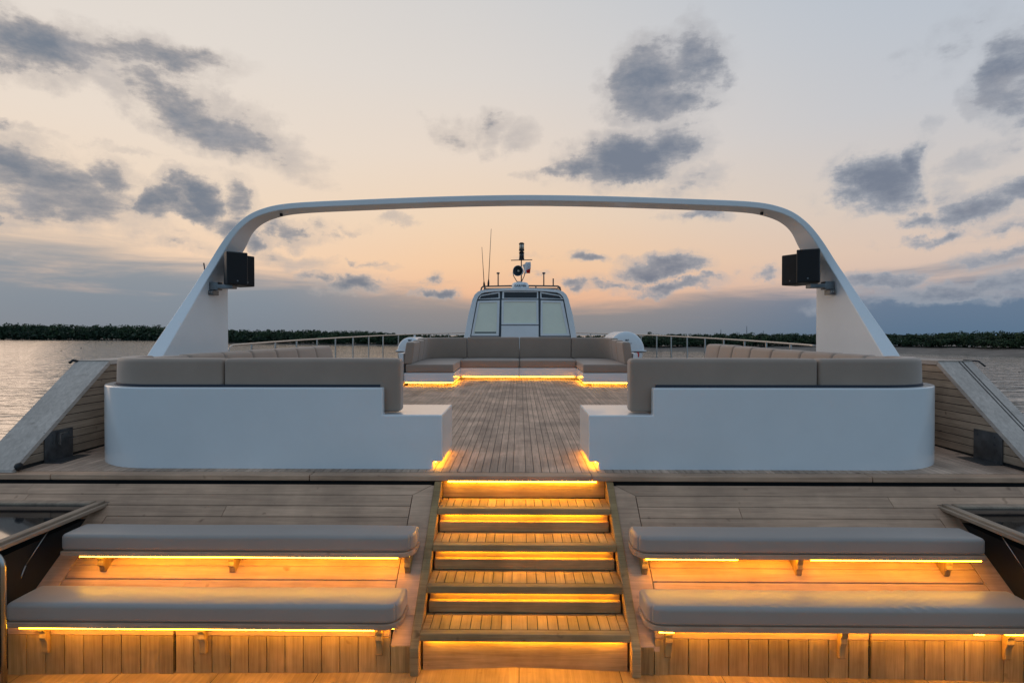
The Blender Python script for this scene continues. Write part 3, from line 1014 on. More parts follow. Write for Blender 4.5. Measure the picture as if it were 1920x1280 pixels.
    for a, b in zip(cuts, cuts[1:]):
        mb = MB()
        path_block(mb, C2, C2.s_y(a + .004), C2.s_y(b - .004), (.19), .47, (.935 if sg < 0 else .94) + (.020 if sg < 0 else .055) * max(0, (a - 6) / 5.3) + random.uniform(-.006, .006), .045, side, 8, crown=.010, belly=.016, lean=-.045)
        obj("back_cushion", mb, M['fabric'], t, smooth=True)
    mb = MB()                              # dark foam edge showing between wall and cushion
    D = Path(path_pts(sg, .10))
    path_block(mb, D, D.s_x(sg, wall_end + .04), D.s_y(5.8), .024, .68, .729, .006, side, 40)
    obj("edge_strip", mb, M['ink'], t, smooth=True)
    # amber strip under the undercut end, and along the seat plinth
    mb = MB()
    mb.box(*sorted((X(kick - .028), X(kick - .018))), 4.945, 5.64, .058, .066)
    obj("led_strip", mb, M['led_soft'], t)
aft_sofa(-1, "taupe corner sofa on a curved white base, left of the deck walkway")
aft_sofa(1, "taupe corner sofa on a curved white base, right of the deck walkway")

# ------------------------------------------------------------------ far sofa
def far_sofa():
    t = thing("lounge_sofa", "wide U-shaped taupe sofa with amber glow under its white base, before the wheelhouse", "sofa", (0, 13.1, dz(13.1)))
    XL, XR = -2.36, 2.30                  # outer faces of the seats
    ci, co = -1.36, 1.31                  # inner edges of the chaises
    yf, yc, yb = 11.7, 13.1, 14.15
    B = lambda y: dz(y)
    def sheared(mbx): mbx.xf = lambda x, y, z: (x, y, z + dz(y)); return mbx
    mb = sheared(MB())
    for a, b in ((XL - .02, ci), (co, XR + .02)): mb.box(a, b, yf, yc - .003, .075, .275)
    mb.box(XL - .02, -.012, yc, yb, .075, .275)
    mb.box(-.004, XR + .02, yc, yb, .075, .275)
    obj("seat_base", mb, M['white'], t, bevel=.008, seg=2)
    mb = sheared(MB())
    for a, b in ((XL + .02, ci - .20), (co + .20, XR - .02)): mb.box(a, b, yf + .20, yc + .25, .002, .0745)
    mb.box(XL + .02, XR - .02, yc + .251, yb - .05, .002, .0745)
    obj("plinth", mb, M['white'], t)
    mb = sheared(MB())                    # outer shell wall
    pts_o = [(XL - .13, yf - .0), (XL - .13, 13.6), (XL + .25, 14.32), (XR - .25, 14.32), (XR + .13, 13.6), (XR + .13, yf)]
    pts_i = [(XL - .035, yf - .0), (XL - .035, 13.57), (XL + .29, 14.24), (XR - .29, 14.24), (XR + .035, 13.57), (XR + .035, yf)]
    V, F = [], []
    for (a, b), (c, d) in zip(pts_o, pts_i): V += [(a, b, .004), (a, b, .68), (c, d, .68), (c, d, .004)]
    for i in range(len(pts_o) - 1):
        for k in range(4):
            k2 = (k + 1) % 4
            F.append((4 * i + k, 4 * i + k2, 4 * i + 4 + k2, 4 * i + 4 + k))
    F += [(0, 1, 2, 3), tuple(4 * (len(pts_o) - 1) + k for k in (3, 2, 1, 0))]
    mb.add(V, F)
    obj("back_wall", mb, M['white'], t, bevel=.012, seg=2, fixn=True)
    # seat cushions
    def cush(xa, xb, ya, yb_):
        mb = MB()
        mb.rblock((xb - xa) / 2, (yb_ - ya) / 2, .085, .03, lambda u, v, w: ((xa + xb) / 2 + u, (ya + yb_) / 2 + v, .366 + dz((ya + yb_) / 2 + v) + w), 8, 8, 2, crown=.010)
        obj("seat_cushion", mb, M['fabric'], t, smooth=True)
    cush(XL + .01, ci + .0, yf, yc - .004)
    cush(co, XR - .01, yf, yc - .004)
    cush(ci - .0, -.006, yc, yb)
    cush(.006, co, yc, yb)
    cush(XL + .01, ci - .006, yc, yb - .0)
    cush(co + .006, XR - .01, yc, yb)
    # back cushions along a U shaped line
    U = [(XL + .075, yf + .02)] + [(XL + .075, y) for y in np.linspace(12.2, 13.25, 8)]
    for k in range(1, 9):
        a = PI - PI / 2 * k / 8
        U.append((XL + .075 + .72 + .72 * math.cos(a), 13.27 + .78 * math.sin(a)))
    U += [(x_, 14.05) for x_ in np.linspace(XL + .95, XR - .95, 12)]
    for k in range(1, 9):
        a = PI / 2 - PI / 2 * k / 8
        U.append((XR - .075 - .72 + .72 * math.cos(a), 13.27 + .78 * math.sin(a)))
    U += [(XR - .075, y) for y in np.linspace(13.2, yf + .02, 8)]
    P = Path(U)
    L = P.s[-1]
    def s_of(x_):
        for i, q in enumerate(P.p):
            if q.x >= x_ and q.y > 13.9:
                return P.s[i] - (q.x - x_)
        return L
    cuts = [0, .72, 1.30, s_of(-1.29), s_of(-.0), s_of(1.27), L - 1.45, L - .78, L]
    hts = [.905, .925, .955, .965, .965, .955, .925, .905]
    for a, b, h_ in zip(cuts, cuts[1:], hts):
        mb = MB()
        path_block(mb, P, a + .006, b - .006, .17, .452, h_, .03, -1, 18, crown=.006, belly=.008, base=B, lean=.03)
        obj("back_cushion", mb, M['fabric'], t, smooth=True)
    # amber strips
    mb = sheared(MB())
    for a, b in ((XL, ci - .02), (co + .02, XR)): mb.box(a, b, yf + .010, yf + .022, .066, .0745)
    mb.box(ci + .05, -.02, yc + .010, yc + .022, .066, .0745)
    mb.box(.012, co - .05, yc + .010, yc + .022, .066, .0745)
    for x_ in (ci - .028, co + .016): mb.box(x_, x_ + .012, yf + .05, yc - .05, .064, .0745)
    obj("led_strip", mb, M['led_soft'], t)
far_sofa()

# ------------------------------------------------------------------ guard rails
def guard(sg, label):
    pts = [(8.62, 4.36), (9.25, 4.38), (10.18, 4.39), (11.11, 4.37), (12.04, 4.30), (12.97, 4.21), (13.9, 4.08), (14.83, 3.94), (15.76, 3.79),
           (16.7, 3.56), (17.6, 3.28), (18.5, 2.90), (19.4, 2.42), (20.2, 1.85), (20.9, 1.15), (21.3, .45), (21.38, .02)]
    t = thing("guard_rail", label, "railing", (sg * 4.36, 8.62, .1), "steel guard rails round the bow")
    h = lambda y: dz(y) + .95 + .004 * (y - 8.6)
    path = [(sg * 4.36, 8.46, dz(8.5) + .60), (sg * 4.36, 8.47, h(8.5) - .10), (sg * 4.36, 8.50, h(8.5) - .04), (sg * 4.36, 8.56, h(8.5) - .005)]
    if sg > 0: path = [(sg * 4.352, 8.42, h(8.42))]
    path += [(sg * x_, y, h(y)) for y, x_ in pts]
    mb = MB(); mb.tube(path, .016, 10)
    obj("top_rail", mb, M['steel'], t, smooth=True)
    for y, x_ in pts[1:-1]:
        mb = MB(); mb.tube([(sg * x_, y, dz(y) - .02), (sg * x_, y, h(y) - .012)], .017, 10)
        mb.tube([(sg * x_, y, dz(y) - .01), (sg * x_, y, dz(y) + .012)], .045, 10)
        obj("post", mb, M['steel'], t, smooth=False)
guard(-1, "steel guard rail with upright posts along the left side of the deck")
guard(1, "steel guard rail with upright posts along the right side of the deck")

# ------------------------------------------------------------------ life rafts
def liferaft(cx, cy, rr, ln, rot, label, sg):
    z = dz(cy) + .585
    t = thing("life_raft", label, "life raft", (cx, cy, dz(cy)), "white life raft canisters")
    c, s = math.cos(rot), math.sin(rot)
    def f(a, b, w): return (cx + a * c - b * s, cy + a * s + b * c, z + w)
    prof = [(0.0, -ln / 2 - .035), (rr * .55, -ln / 2 - .032), (rr * .86, -ln / 2 - .018), (rr * .97, -ln / 2 + .01), (rr, -ln / 2 + .05)]
    y = -ln / 2 + .05
    for k in range(5):
        y2 = -ln / 2 + .10 + (ln - .2) * (k + 1) / 5
        prof += [(rr, y + (y2 - y) * .55), (rr * .965, y + (y2 - y) * .62), (rr * .965, y + (y2 - y) * .86), (rr, y + (y2 - y) * .93)]
        y = y2
    prof += [(rr, ln / 2 - .05), (rr * .97, ln / 2 - .01), (rr * .86, ln / 2 + .018), (0, ln / 2 + .035)]
    mb = MB(f); mb.lathe(prof, lambda a, b, h: (a, h, max(b, 0) * 1.08), 40, 0.0, PI)
    sh = obj("upper_shell", mb, M['white'], t, smooth=True, fixn=True)
    mb = MB(f); mb.lathe([(r_ * .93, h) for r_, h in prof], lambda a, b, h: (a, h, b * .8 - .035), 40, PI, 2 * PI)
    obj("lower_shell", mb, M['white'], t, smooth=True, fixn=True)
    mb = MB(f); mb.box(-rr * 1.07, rr * 1.07, -ln / 2 - .045, ln / 2 + .045, -.004, .028)
    obj("rim", mb, M['white'], t, bevel=.008, seg=2)
    mb = MB(f); mb.box(-rr * 1.05, rr * 1.05, -ln / 2 - .04, ln / 2 + .04, -.022, -.0045)
    obj("rim_seal", mb, M['seam'], t)
    # markings on the near end
    mb = MB(f)
    e = -ln / 2 - .036
    for px_, pz_, w_, h_ in ((-.035, .265, .022, .034), (-.008, .262, .014, .040), (.012, .268, .026, .018), (.030, .285, .016, .022)):
        mb.box(px_, px_ + w_, e - .004, e + .035, pz_, pz_ + h_)
    if sg > 0:
        xx = -.12
        for w_ in (.030, .022, .016, .030, .018, .026, .020, .028):
            mb.box(xx, xx + w_, e - .003, e + .03, .195, .208)
            xx += w_ + .008
    obj("marking", mb, M['ink'], sh)
    mb = MB(f)
    for yy in (-ln * .3, ln * .3):
        mb.box(-rr * .8, -rr * .7, yy - .03, yy + .03, -.60, -.10)
        mb.box(rr * .7, rr * .8, yy - .03, yy + .03, -.60, -.10)
        mb.box(-rr * .8, rr * .8, yy - .03, yy + .03, -.36, -.31)
    obj("cradle", mb, M['white'], t, bevel=.006, seg=1)
    mb = MB(f)
    if sg > 0:
        mb.lathe([(0, -.065), (.028, -.06), (.034, -.03), (.034, .03), (.028, .06), (0, .065)], lambda a, b, h: (.275 + a, -ln / 2 - .06 + b, -.085 + h), 14)
        obj("release_unit", mb, M['red'], t, smooth=True)
    else:
        mb.tube([(0, 0, rr * 1.07), (0, 0, rr * 1.07 + .06)], .02, 8)
        obj("release_unit", mb, M['white'], t)
p = at(1173, 658, 14.55)
liferaft(p.x, 15.2, .47, 1.3, R(2), "white life raft canister with a red release unit behind the far sofa's right end", 1)
p = at(770, 660, 14.55)
liferaft(p.x, 15.15, .335, 1.2, R(-2), "white life raft canister half hidden behind the far sofa's left end", -1)

# ------------------------------------------------------------------ wheelhouse
def wheelhouse():
    YW = 16.2
    base = dz(YW)
    def q(px_, py_): v = at(px_, py_, YW); return (v.x, v.z)
    t = thing("wheelhouse", "white rounded wheelhouse with pale blinds in three tall windows", "cabin", (0, YW, base))
    outl = [(866, 660), (870, 631), (878, 590), (886, 560), (890, 552), (896, 546.5), (904, 543.5), (925, 541.5), (950, 540.2), (976, 540), (1002, 540.2), (1028, 541.5),
            (1048, 543.5), (1056, 546.5), (1062, 552), (1066, 560), (1074, 590), (1081, 631), (1085, 660)]
    inn = [(878, 660), (881.5, 631), (888, 595), (894, 563), (897, 556), (902, 551), (908, 548.5), (928, 546.5), (950, 545.3), (976, 545), (1002, 545.3), (1024, 546.5),
           (1044, 548.5), (1050, 551), (1055, 556), (1058, 563), (1064, 595), (1070.5, 631), (1074, 660)]
    O = [q(*a) for a in outl]
    I = [q(*a) for a in inn]
    ext = lambda P, zb: [(P[0][0] * 1.01, zb)] + P + [(P[-1][0] * 1.01, zb)]
    O, I = ext(O, base + .0), ext(I, base + .0)
    n = len(O)
    V, F = [], []
    for (a, b), (c, d) in zip(O, I):
        V += [(a, YW, b), (c, YW, d), (c, YW + .09, d), (a * .90, YW + 4.0, base + (b - base) * .93)]
    for i in range(n - 1):
        F += [(4 * i, 4 * i + 1, 4 * i + 5, 4 * i + 4), (4 * i + 1, 4 * i + 2, 4 * i + 6, 4 * i + 5), (4 * i + 3, 4 * i, 4 * i + 4, 4 * i + 7)]
    F.append(tuple(4 * i + 3 for i in range(n)))
    mb = MB(); mb.add(V, F)
    obj("shell", mb, M['white'], t, bevel=.01, seg=2, fixn=True)
    mb = MB(); mb.prism(I, YW + .091, YW + .11, lambda u, v, w: (u, w, v))
    obj("rear_panel", mb, M['seam'], t, fixn=True)
    yp = YW + .075
    def panel(mbx, poly, y0, y1): mbx.prism([q(*a) for a in poly], y0, y1, lambda u, v, w: (u, w, v))
    def window(outer, inner, glass, blind=True, frame=True):
        mb = MB()
        o_, i_ = [q(*a) for a in outer], [q(*a) for a in inner]
        V = [(a, yp - .03, b) for a, b in o_] + [(a, yp - .03, b) for a, b in i_] + [(a, yp + .012, b) for a, b in i_] + [(a, yp + .015, b) for a, b in o_]
        m_ = len(o_)
        F = []
        for k in range(m_):
            j = (k + 1) % m_
            F += [(k, j, m_ + j, m_ + k), (m_ + k, m_ + j, 2 * m_ + j, 2 * m_ + k), (j, k, 3 * m_ + k, 3 * m_ + j)]
        mb.add(V, F)
        w = obj("window", mb, M['white'], t, fixn=True)
        mb = MB(); panel(mb, inner, yp - .004, yp + .010)
        obj("blind" if blind else "pane", mb, glass, w, fixn=True)
        return w
    # tall outer windows, centre window, fixed panel, dark lights above
    wl = window([(883, 629.5), (895.5, 563.8), (937, 562.5), (935, 629.5)], [(888, 625.5), (899, 567), (932.5, 566), (930.5, 625.5)], M['blind'])
    wr = window([(1014, 562.5), (1056, 563.8), (1069, 629.5), (1013.5, 629.5)], [(1017.5, 566), (1051, 567), (1063.5, 625.5), (1018, 625.5)], M['blind'])
    wc = window([(940.5, 562), (1009.5, 562), (1010, 608.5), (940, 608.5)], [(944.5, 565), (1005.5, 565), (1006, 606), (944, 606)], M['blind'])
    mb = MB(); panel(mb, [(940, 610.2), (1010, 610.2), (1010, 655), (939, 655)], yp - .02, yp + .012)
    obj("lower_panel", mb, M['white'], t, fixn=True)
    window([(896.5, 561), (901, 553), (936.5, 546.6), (937, 559.8)], [(898.5, 560), (902.5, 554.5), (934.5, 549.5), (935, 558)], M['tinted'], False)
    window([(942, 546), (1009, 546), (1009.3, 560), (941.5, 560)], [(945, 547.5), (1007, 547.5), (1007, 558.5), (945, 558.5)], M['tinted'], False)
    window([(1013, 546.6), (1050, 553), (1056.5, 561), (1013.5, 559.8)], [(1015, 549.5), (1048.5, 554.5), (1054, 560), (1015.5, 558)], M['tinted'], False)
    mb = MB()
    v0 = q(890, 622); v1 = q(930, 624.5)
    mb.box(v0[0], v1[0], yp - .012, yp - .005, v1[1], v0[1])
    obj("blind_rail", mb, M['seam'], wl)
    v0 = q(1019, 621.5); v1 = q(1063, 622.5)
    mb = MB(); mb.box(v0[0], v1[0], yp - .010, yp - .005, v1[1], v0[1])
    obj("blind_rail", mb, M['blind'], wr)
wheelhouse()

# things on the wheelhouse roof
YR = 16.5
def P3(px_, py_, y=YR): return at(px_, py_, y)
mb = MB()
for dy in (0.0, .9):
    A = [P3(901.5, 545), P3(903, 539.5), P3(906, 537), P3(976, 535.5), P3(1046, 536.5), P3(1050, 539), P3(1051.5, 545)]
    mb.tube([(v.x, v.y + dy, v.z - (.03 if i in (0, 6) else 0)) for i, v in enumerate(A)], .024, 8)
for px_ in (908, 1005, 1048):
    v = P3(px_, 537)
    mb.tube([(v.x, v.y, v.z), (v.x, v.y + .9, v.z)], .018, 8)
    mb.tube([(v.x, v.y, v.z), (v.x, v.y, v.z - .13)], .014, 8)
o = obj("roof_rack", mb, M['dull'], loc=tuple(P3(976, 541)), smooth=True)
tag(o, "low brown tube rack running across the wheelhouse roof", "rack")

def whip(pa, pb, label):
    a, b = P3(*pa), P3(*pb)
    t = thing("whip_antenna", label, "antenna", tuple(a), "whip antennas on the wheelhouse roof")
    mb = MB(); mb.tube([a + (b - a) * .12, b], [.011, .006], 8)
    obj("whip", mb, M['dull'], t, smooth=True)
    mb = MB(); mb.tube([a, a + (b - a) * .06, a + (b - a) * .12], [.028, .030, .016], 10)
    obj("mount", mb, M['black'], t, smooth=True)
whip((908, 537), (903.5, 463), "shorter thin whip antenna at the left end of the roof rack")
whip((915.5, 537), (921, 429), "taller thin whip antenna leaning right on the roof rack")
def mushroom(px_, label):
    a, b = P3(px_, 536.5), P3(px_, 513)
    t = thing("dome_antenna", label, "antenna", tuple(a), "small dome antennas on the wheelhouse roof")
    mb = MB(); mb.tube([a, b], .018, 10); obj("pole", mb, M['dull'], t, smooth=True)
    mb = MB(); mb.lathe([(0, -.005), (.035, 0), (.05, .018), (.046, .036), (.025, .048), (0, .052)], lambda u, v, h: (b.x + u, b.y + v, b.z - .01 + h), 16)
    obj("dome", mb, M['dull'] if px_ < 976 else M['seam'], t, smooth=True)
mushroom(934, "small dome antenna on a pole left of the radar")
mushroom(1019.6, "small dome antenna on a pole right of the radar")
a, b = P3(1037.3, 537), P3(1037.3, 522)
mb = MB(); mb.tube([a, b], .019, 10)
tag(obj("stub_antenna", mb, M['dull'], loc=tuple(a), smooth=False), "short bare stub antenna at the right end of the roof rack", "antenna")

# radar dome
YD = 16.25
c = at(975.5, 543.3, YD)
t = thing("radar_dome", "white radar dome with dark lettering above the middle window", "radar", tuple(c))
mb = MB(); mb.lathe([(0, .245), (.12, .242), (.20, .225), (.238, .185), (.258, .10), (.268, .055), (.262, .040)], lambda u, v, h: (c.x + u, c.y + .27 + v, c.z + h), 40)
dome = obj("dome", mb, M['white'], t, smooth=True, fixn=True)
mb = MB(); mb.lathe([(.262, .040), (.25, .012), (.20, .0), (0, 0)], lambda u, v, h: (c.x + u, c.y + .27 + v, c.z + h), 40)
obj("base", mb, M['seam'], t, smooth=True, fixn=True)
fc = bpy.data.curves.new("lettering", 'FONT')
fc.body, fc.size, fc.align_x, fc.extrude, fc.space_character = "GARMIN", .098, 'CENTER', .002, 1.0
fo = bpy.data.objects.new("lettering_tmp", fc)
COL.objects.link(fo)
bpy.context.view_layer.update()
me = bpy.data.meshes.new_from_object(fo.evaluated_get(bpy.context.evaluated_depsgraph_get()))
bpy.data.objects.remove(fo)
w = WLOC[t.name]
for v in me.vertices:                      # wrap the letters round the dome
    r_ = .261
    an = v.co.x / r_
    hx = .085 + v.co.y
    rr = .268 - (hx - .055) * .17 + .003 + v.co.z
    v.co = Vector((math.sin(an) * rr, .27 - math.cos(an) * rr, hx))
me.materials.clear(); me.materials.append(M['ink'])
lo = bpy.data.objects.new("lettering", me)
COL.objects.link(lo); lo.parent = dome
mb = MB()
for k in range(1):
    an = .50
    rr = .262
    mb.add([(c.x + math.sin(an) * rr, c.y + .27 - math.cos(an) * rr, c.z + .175), (c.x + math.sin(an + .10) * rr, c.y + .27 - math.cos(an + .10) * rr, c.z + .175),
            (c.x + math.sin(an + .05) * (rr - .004), c.y + .27 - math.cos(an + .05) * (rr - .004), c.z + .205)], [(0, 1, 2)])
obj("logo_mark", mb, M['bluedot'], dome)

# mast with two lanterns
YM = 16.75
m0, m1 = at(977.5, 534, YM), at(977.5, 487, YM)
t = thing("signal_mast", "dark mast with two stacked lanterns on the wheelhouse", "mast", tuple(m0))
mb = MB(); mb.tube([m0 - Vector((0, 0, .12)), m1], .016, 10); obj("pole", mb, M['black'], t, smooth=True)
a, b = at(958, 488, YM), at(998, 487, YM)
mb = MB(); mb.tube([a, b], .013, 8); obj("crossbar", mb, M['dull'], t, smooth=True)
def lantern(pb, pt, lens):
    v0, v1 = at(978, pb, YM), at(978, pt, YM)
    h = v1.z - v0.z
    f = lambda u, v, w: (v0.x + u, v0.y + v, v0.z + w)
    mb = MB(); mb.lathe([(.0, 0), (.078, 0), (.078, h * .20), (.06, h * .22), (.0, h * .22)], f, 18)
    mb.lathe([(0, h * .80), (.078, h * .80), (.082, h * .86), (.05, h * .97), (.0, h)], f, 18)
    for k in range(3):
        an = .5 + 2 * PI * k / 3
        mb.tube([(v0.x + .074 * math.cos(an), v0.y + .074 * math.sin(an), v0.z + h * .15), (v0.x + .074 * math.cos(an), v0.y + .074 * math.sin(an), v0.z + h * .85)], .007, 6)
    ln = obj("lantern", mb, M['black'], t)
    mb = MB(); mb.lathe([(.058, h * .21), (.064, h * .5), (.058, h * .81)], f, 18)
    obj("lens", mb, lens, ln, smooth=True)
lantern(487.5, 471.0, M['tinted'])
lantern(470.5, 454.5, M['lens'])

# horn on a yoke
YH = 16.55
hc = at(972.5, 508, YH)
t = thing("searchlight", "round dark searchlight on a yoke above the radar dome", "searchlight", (hc.x, hc.y, at(975, 528, YH).z))
rot = R(-20)
def fh(u, v, h):
    x_, y_ = h * math.sin(-rot), -h * math.cos(rot)
    return (hc.x + u * math.cos(rot) - x_ * 1 + 0.0, hc.y + y_ * -1 * -1 + u * math.sin(rot), hc.z + v)
mb = MB(); mb.lathe([(.0, -.24), (.07, -.23), (.11, -.14), (.14, -.02), (.155, .06), (.158, .07), (.150, .07)], fh, 28, cap=False)
obj("housing", mb, M['white'], t, smooth=True, fixn=True)
mb = MB(); mb.lathe([(.150, .068), (.12, .02), (.06, -.05), (.0, -.08)], fh, 28, cap=False)
obj("reflector", mb, M['bowl'], t, smooth=True)
mb = MB(); mb.lathe([(.0, .04), (.03, .03), (.034, -.03), (.0, -.06)], fh, 14)
obj("bulb", mb, M['lens'], t, smooth=True)
mb = MB()
zb = at(975, 528, YH).z
mb.tube([(hc.x - .165, hc.y, hc.z - .03), (hc.x - .15, hc.y, hc.z - .14), (hc.x - .05, hc.y, zb)], .012, 8)
mb.tube([(hc.x + .18, hc.y, hc.z - .03), (hc.x + .165, hc.y, hc.z - .14), (hc.x + .085, hc.y, zb)], .012, 8)
mb.tube([(hc.x - .05, hc.y, zb), (hc.x + .085, hc.y, zb)], .012, 8)
obj("yoke", mb, M['dull'], t, smooth=True)

# flag hanging from the mast
mb = MB()
ya = 17.0
grid = []
nu, nv = 12, 8
c00, c10, c01, c11 = at(979, 497, ya), at(994, 489.5, ya), at(984, 515, ya), at(994.5, 512, ya)
for j in range(nv + 1):
    for i in range(nu + 1):
        u, v = i / nu, j / nv
        p_ = (c00 * (1 - u) + c10 * u) * (1 - v) + (c01 * (1 - u) + c11 * u) * v
        grid.append((p_.x + .02 * math.sin(u * 7 + v * 3), p_.y + .06 * math.sin(u * 9 + v * 2.0), p_.z + .02 * math.sin(v * 6 + u * 4)))
fs = []
mb.add(grid, [])
for j in range(nv):
    for i in range(nu):
        a = j * (nu + 1) + i
        mb.f.append([a, a + 1, a + nu + 2, a + nu + 1]); mb.r.append(.5)
        mb.m.append(1 if (j >= 5 and i >= 5) else 0)
o = obj("flag", mb, [M['flagw'], M['red']], loc=tuple(c00), smooth=True)
sm = o.modifiers.new("thickness", 'SOLIDIFY'); sm.thickness = .004
tag(o, "limp white flag with a red corner behind the searchlight", "flag")

# ------------------------------------------------------------------ far shore
SH = [(-900, 638, 606), (-300, 637.5, 610), (0, 636.8, 613.5), (300, 638.5, 613.5), (425, 643, 620), (600, 646, 619), (700, 647, 621), (760, 648, 626), (870, 650, 628), (976, 652, 629),
      (1085, 654, 629.5), (1200, 656.5, 628), (1300, 657.5, 629), (1400, 658.5, 629), (1530, 660, 633), (1700, 661.5, 635.5), (1800, 664, 634), (1920, 667.5, 635.5), (2300, 676, 630), (2900, 690, 620)]
def sh(px_):
    for (a, w0, t0), (b, w1, t1) in zip(SH, SH[1:]):
        if a <= px_ <= b:
            k = (px_ - a) / (b - a)
            return w0 + (w1 - w0) * k, t0 + (t1 - t0) * k
    return SH[-1][1:]
def shore_pt(px_, extra=0.0):
    wl, tp = sh(px_)
    d = ray(px_, wl)
    k = (WZ - CAM.z) / d.z
    g = CAM + d * k
    dh = Vector((d.x, d.y, 0)).normalized()
    return g + dh * extra, dh, (tp, k)
mb = MB()
prev = None
for px_ in range(-880, 2880, 20):
    sec = []
    right = max(0.0, min(1.0, (px_ - 1000) / 500))
    for e, z in ((-6, -.4), (0, 0), (8 + 6 * right, .5 + 1.3 * right), (18 + 10 * right, .9 + 1.7 * right), (140, .8 + .5 * right), (600, .6)):
        g, dh, _ = shore_pt(px_, e)
        sec.append((g.x, g.y, WZ + z + (.15 * math.sin(px_ * .37 + e) if e > 0 else 0)))
    if prev:
        for k in range(len(sec) - 1):
            mb.add([prev[k], sec[k], sec[k + 1], prev[k + 1]], [(0, 1, 2, 3)])
    prev = sec
obj("shore", mb, M['mud'], kind="structure", smooth=True, fixn=True)

def crown_quads(center, rx, rz, n, leaf, shape=.5):
    """leaf quads through lobes of a crown; returns (n,4,3) and random tone"""
    k = max(3, int(4 + rx))
    lob = rng.normal(0, .38, (k, 3)) * np.array([rx, rx, rz])
    lr = rng.uniform(.38, .62, k) * rx
    which = rng.integers(0, k, n)
    d = rng.normal(0, 1, (n, 3)); d /= np.linalg.norm(d, axis=1, keepdims=True)
    rad = rng.uniform(.55, 1.0, n)[:, None] * lr[which][:, None]
    p = center + lob[which] + d * rad * np.array([1, 1, min(1.0, rz / rx * .8)])
    a = rng.normal(0, 1, (n, 3)); a /= np.linalg.norm(a, axis=1, keepdims=True)
    b = np.cross(a, rng.normal(0, 1, (n, 3))); b /= np.linalg.norm(b, axis=1, keepdims=True)
    s = leaf * rng.uniform(.5, 1.15, n)[:, None]
    q = np.stack([p - a * s - b * s * .7, p + a * s * .9 - b * s * .5, p + a * s + b * s * .7, p - a * s * .8 + b * s * .6], axis=1)
    tone = np.clip(rng.uniform(.0, .55) + rng.normal(.2, .16, n), 0, 1)
    return q, tone

def leaf_object(name, Q, T, mat, parent=None, loc=None):
    Q = np.concatenate(Q); T = np.concatenate(T)
    w = np.array(WLOC[parent.name] if parent is not None else (loc if loc is not None else (0, 0, 0)))
    V = (Q.reshape(-1, 3) - w).astype(np.float32)
    n = len(Q)
    me = bpy.data.meshes.new(name)
    me.vertices.add(n * 4); me.vertices.foreach_set("co", V.ravel())
    me.loops.add(n * 4); me.loops.foreach_set("vertex_index", np.arange(n * 4, dtype=np.int32))
    me.polygons.add(n)
    me.polygons.foreach_set("loop_start", np.arange(0, n * 4, 4, dtype=np.int32))
    at_ = me.attributes.new("rnd", 'FLOAT', 'FACE')
    at_.data.foreach_set("value", T.astype(np.float32))
    me.materials.append(mat)
    me.update(calc_edges=True)
    me.validate()
    o = bpy.data.objects.new(name, me)
    COL.objects.link(o)
    if parent is not None: o.parent = parent
    else: o.location = Vector(w.tolist())
    WLOC[o.name] = Vector(w.tolist())
    return o

def belt(a, b, label):
    Q, T = [], []
    px_ = a
    while px_ < b:
        g, dh, (tp, k) = shore_pt(px_)
        dist = (g - CAM).length
        full = (sh(px_)[0] - tp) * dist / FPX          # height of the belt here, metres
        right = max(0.0, min(1.0, (px_ - 1000) / 500))
        step = max(2.2, full * .21)
        for row in range(4):
            off = 9 + 11 * right + row * 5.5 + rng.uniform(-2, 2)
            gp = np.array(g) + np.array(dh) * off + np.array((dh.y, -dh.x, 0)) * rng.uniform(-1.5, 1.5)
            hgt = full * (rng.uniform(.76, .96) if row < 2 else rng.uniform(.90, 1.0))
            if row == 0: hgt *= rng.uniform(.6, .95)
            g0 = WZ + .8 + right * 1.75
            rx = full * rng.uniform(.27, .42)
            n = 300
            leaf = max(.30, dist / 1050.0)
            zc = g0 + hgt * .58
            q, tn = crown_quads(np.array((gp[0], gp[1], zc)), rx, hgt * .40, n, leaf)
            lim = hgt * (1 + .14 * right) - (g0 - WZ)
            def fit(q):                    # keep the crown within the height of the belt
                top = np.percentile(q[:, :, 2], 99) - g0
                q[:, :, 2] = g0 + (q[:, :, 2] - g0) * min(1.0, lim / max(top, .1))
                q[:, :, 2] = np.maximum(q[:, :, 2], g0 - .8)
                return q
            q = fit(q)
            Q.append(q); T.append(tn)
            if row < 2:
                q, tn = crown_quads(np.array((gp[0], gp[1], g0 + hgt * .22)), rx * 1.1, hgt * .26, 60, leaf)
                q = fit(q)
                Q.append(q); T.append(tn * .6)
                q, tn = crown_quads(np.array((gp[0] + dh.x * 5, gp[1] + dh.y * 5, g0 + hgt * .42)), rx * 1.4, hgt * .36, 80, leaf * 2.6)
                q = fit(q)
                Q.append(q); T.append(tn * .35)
        px_ += step / dist * FPX * (1.0 / max(.4, ray(px_, 628).y ** 2))
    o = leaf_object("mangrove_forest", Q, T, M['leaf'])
    tag(o, label, "forest", kind="stuff")
belt(-600, 985, "dark green mangrove belt along the far shore on the left")
belt(985, 2600, "dark green mangrove belt along the mud bank on the right")

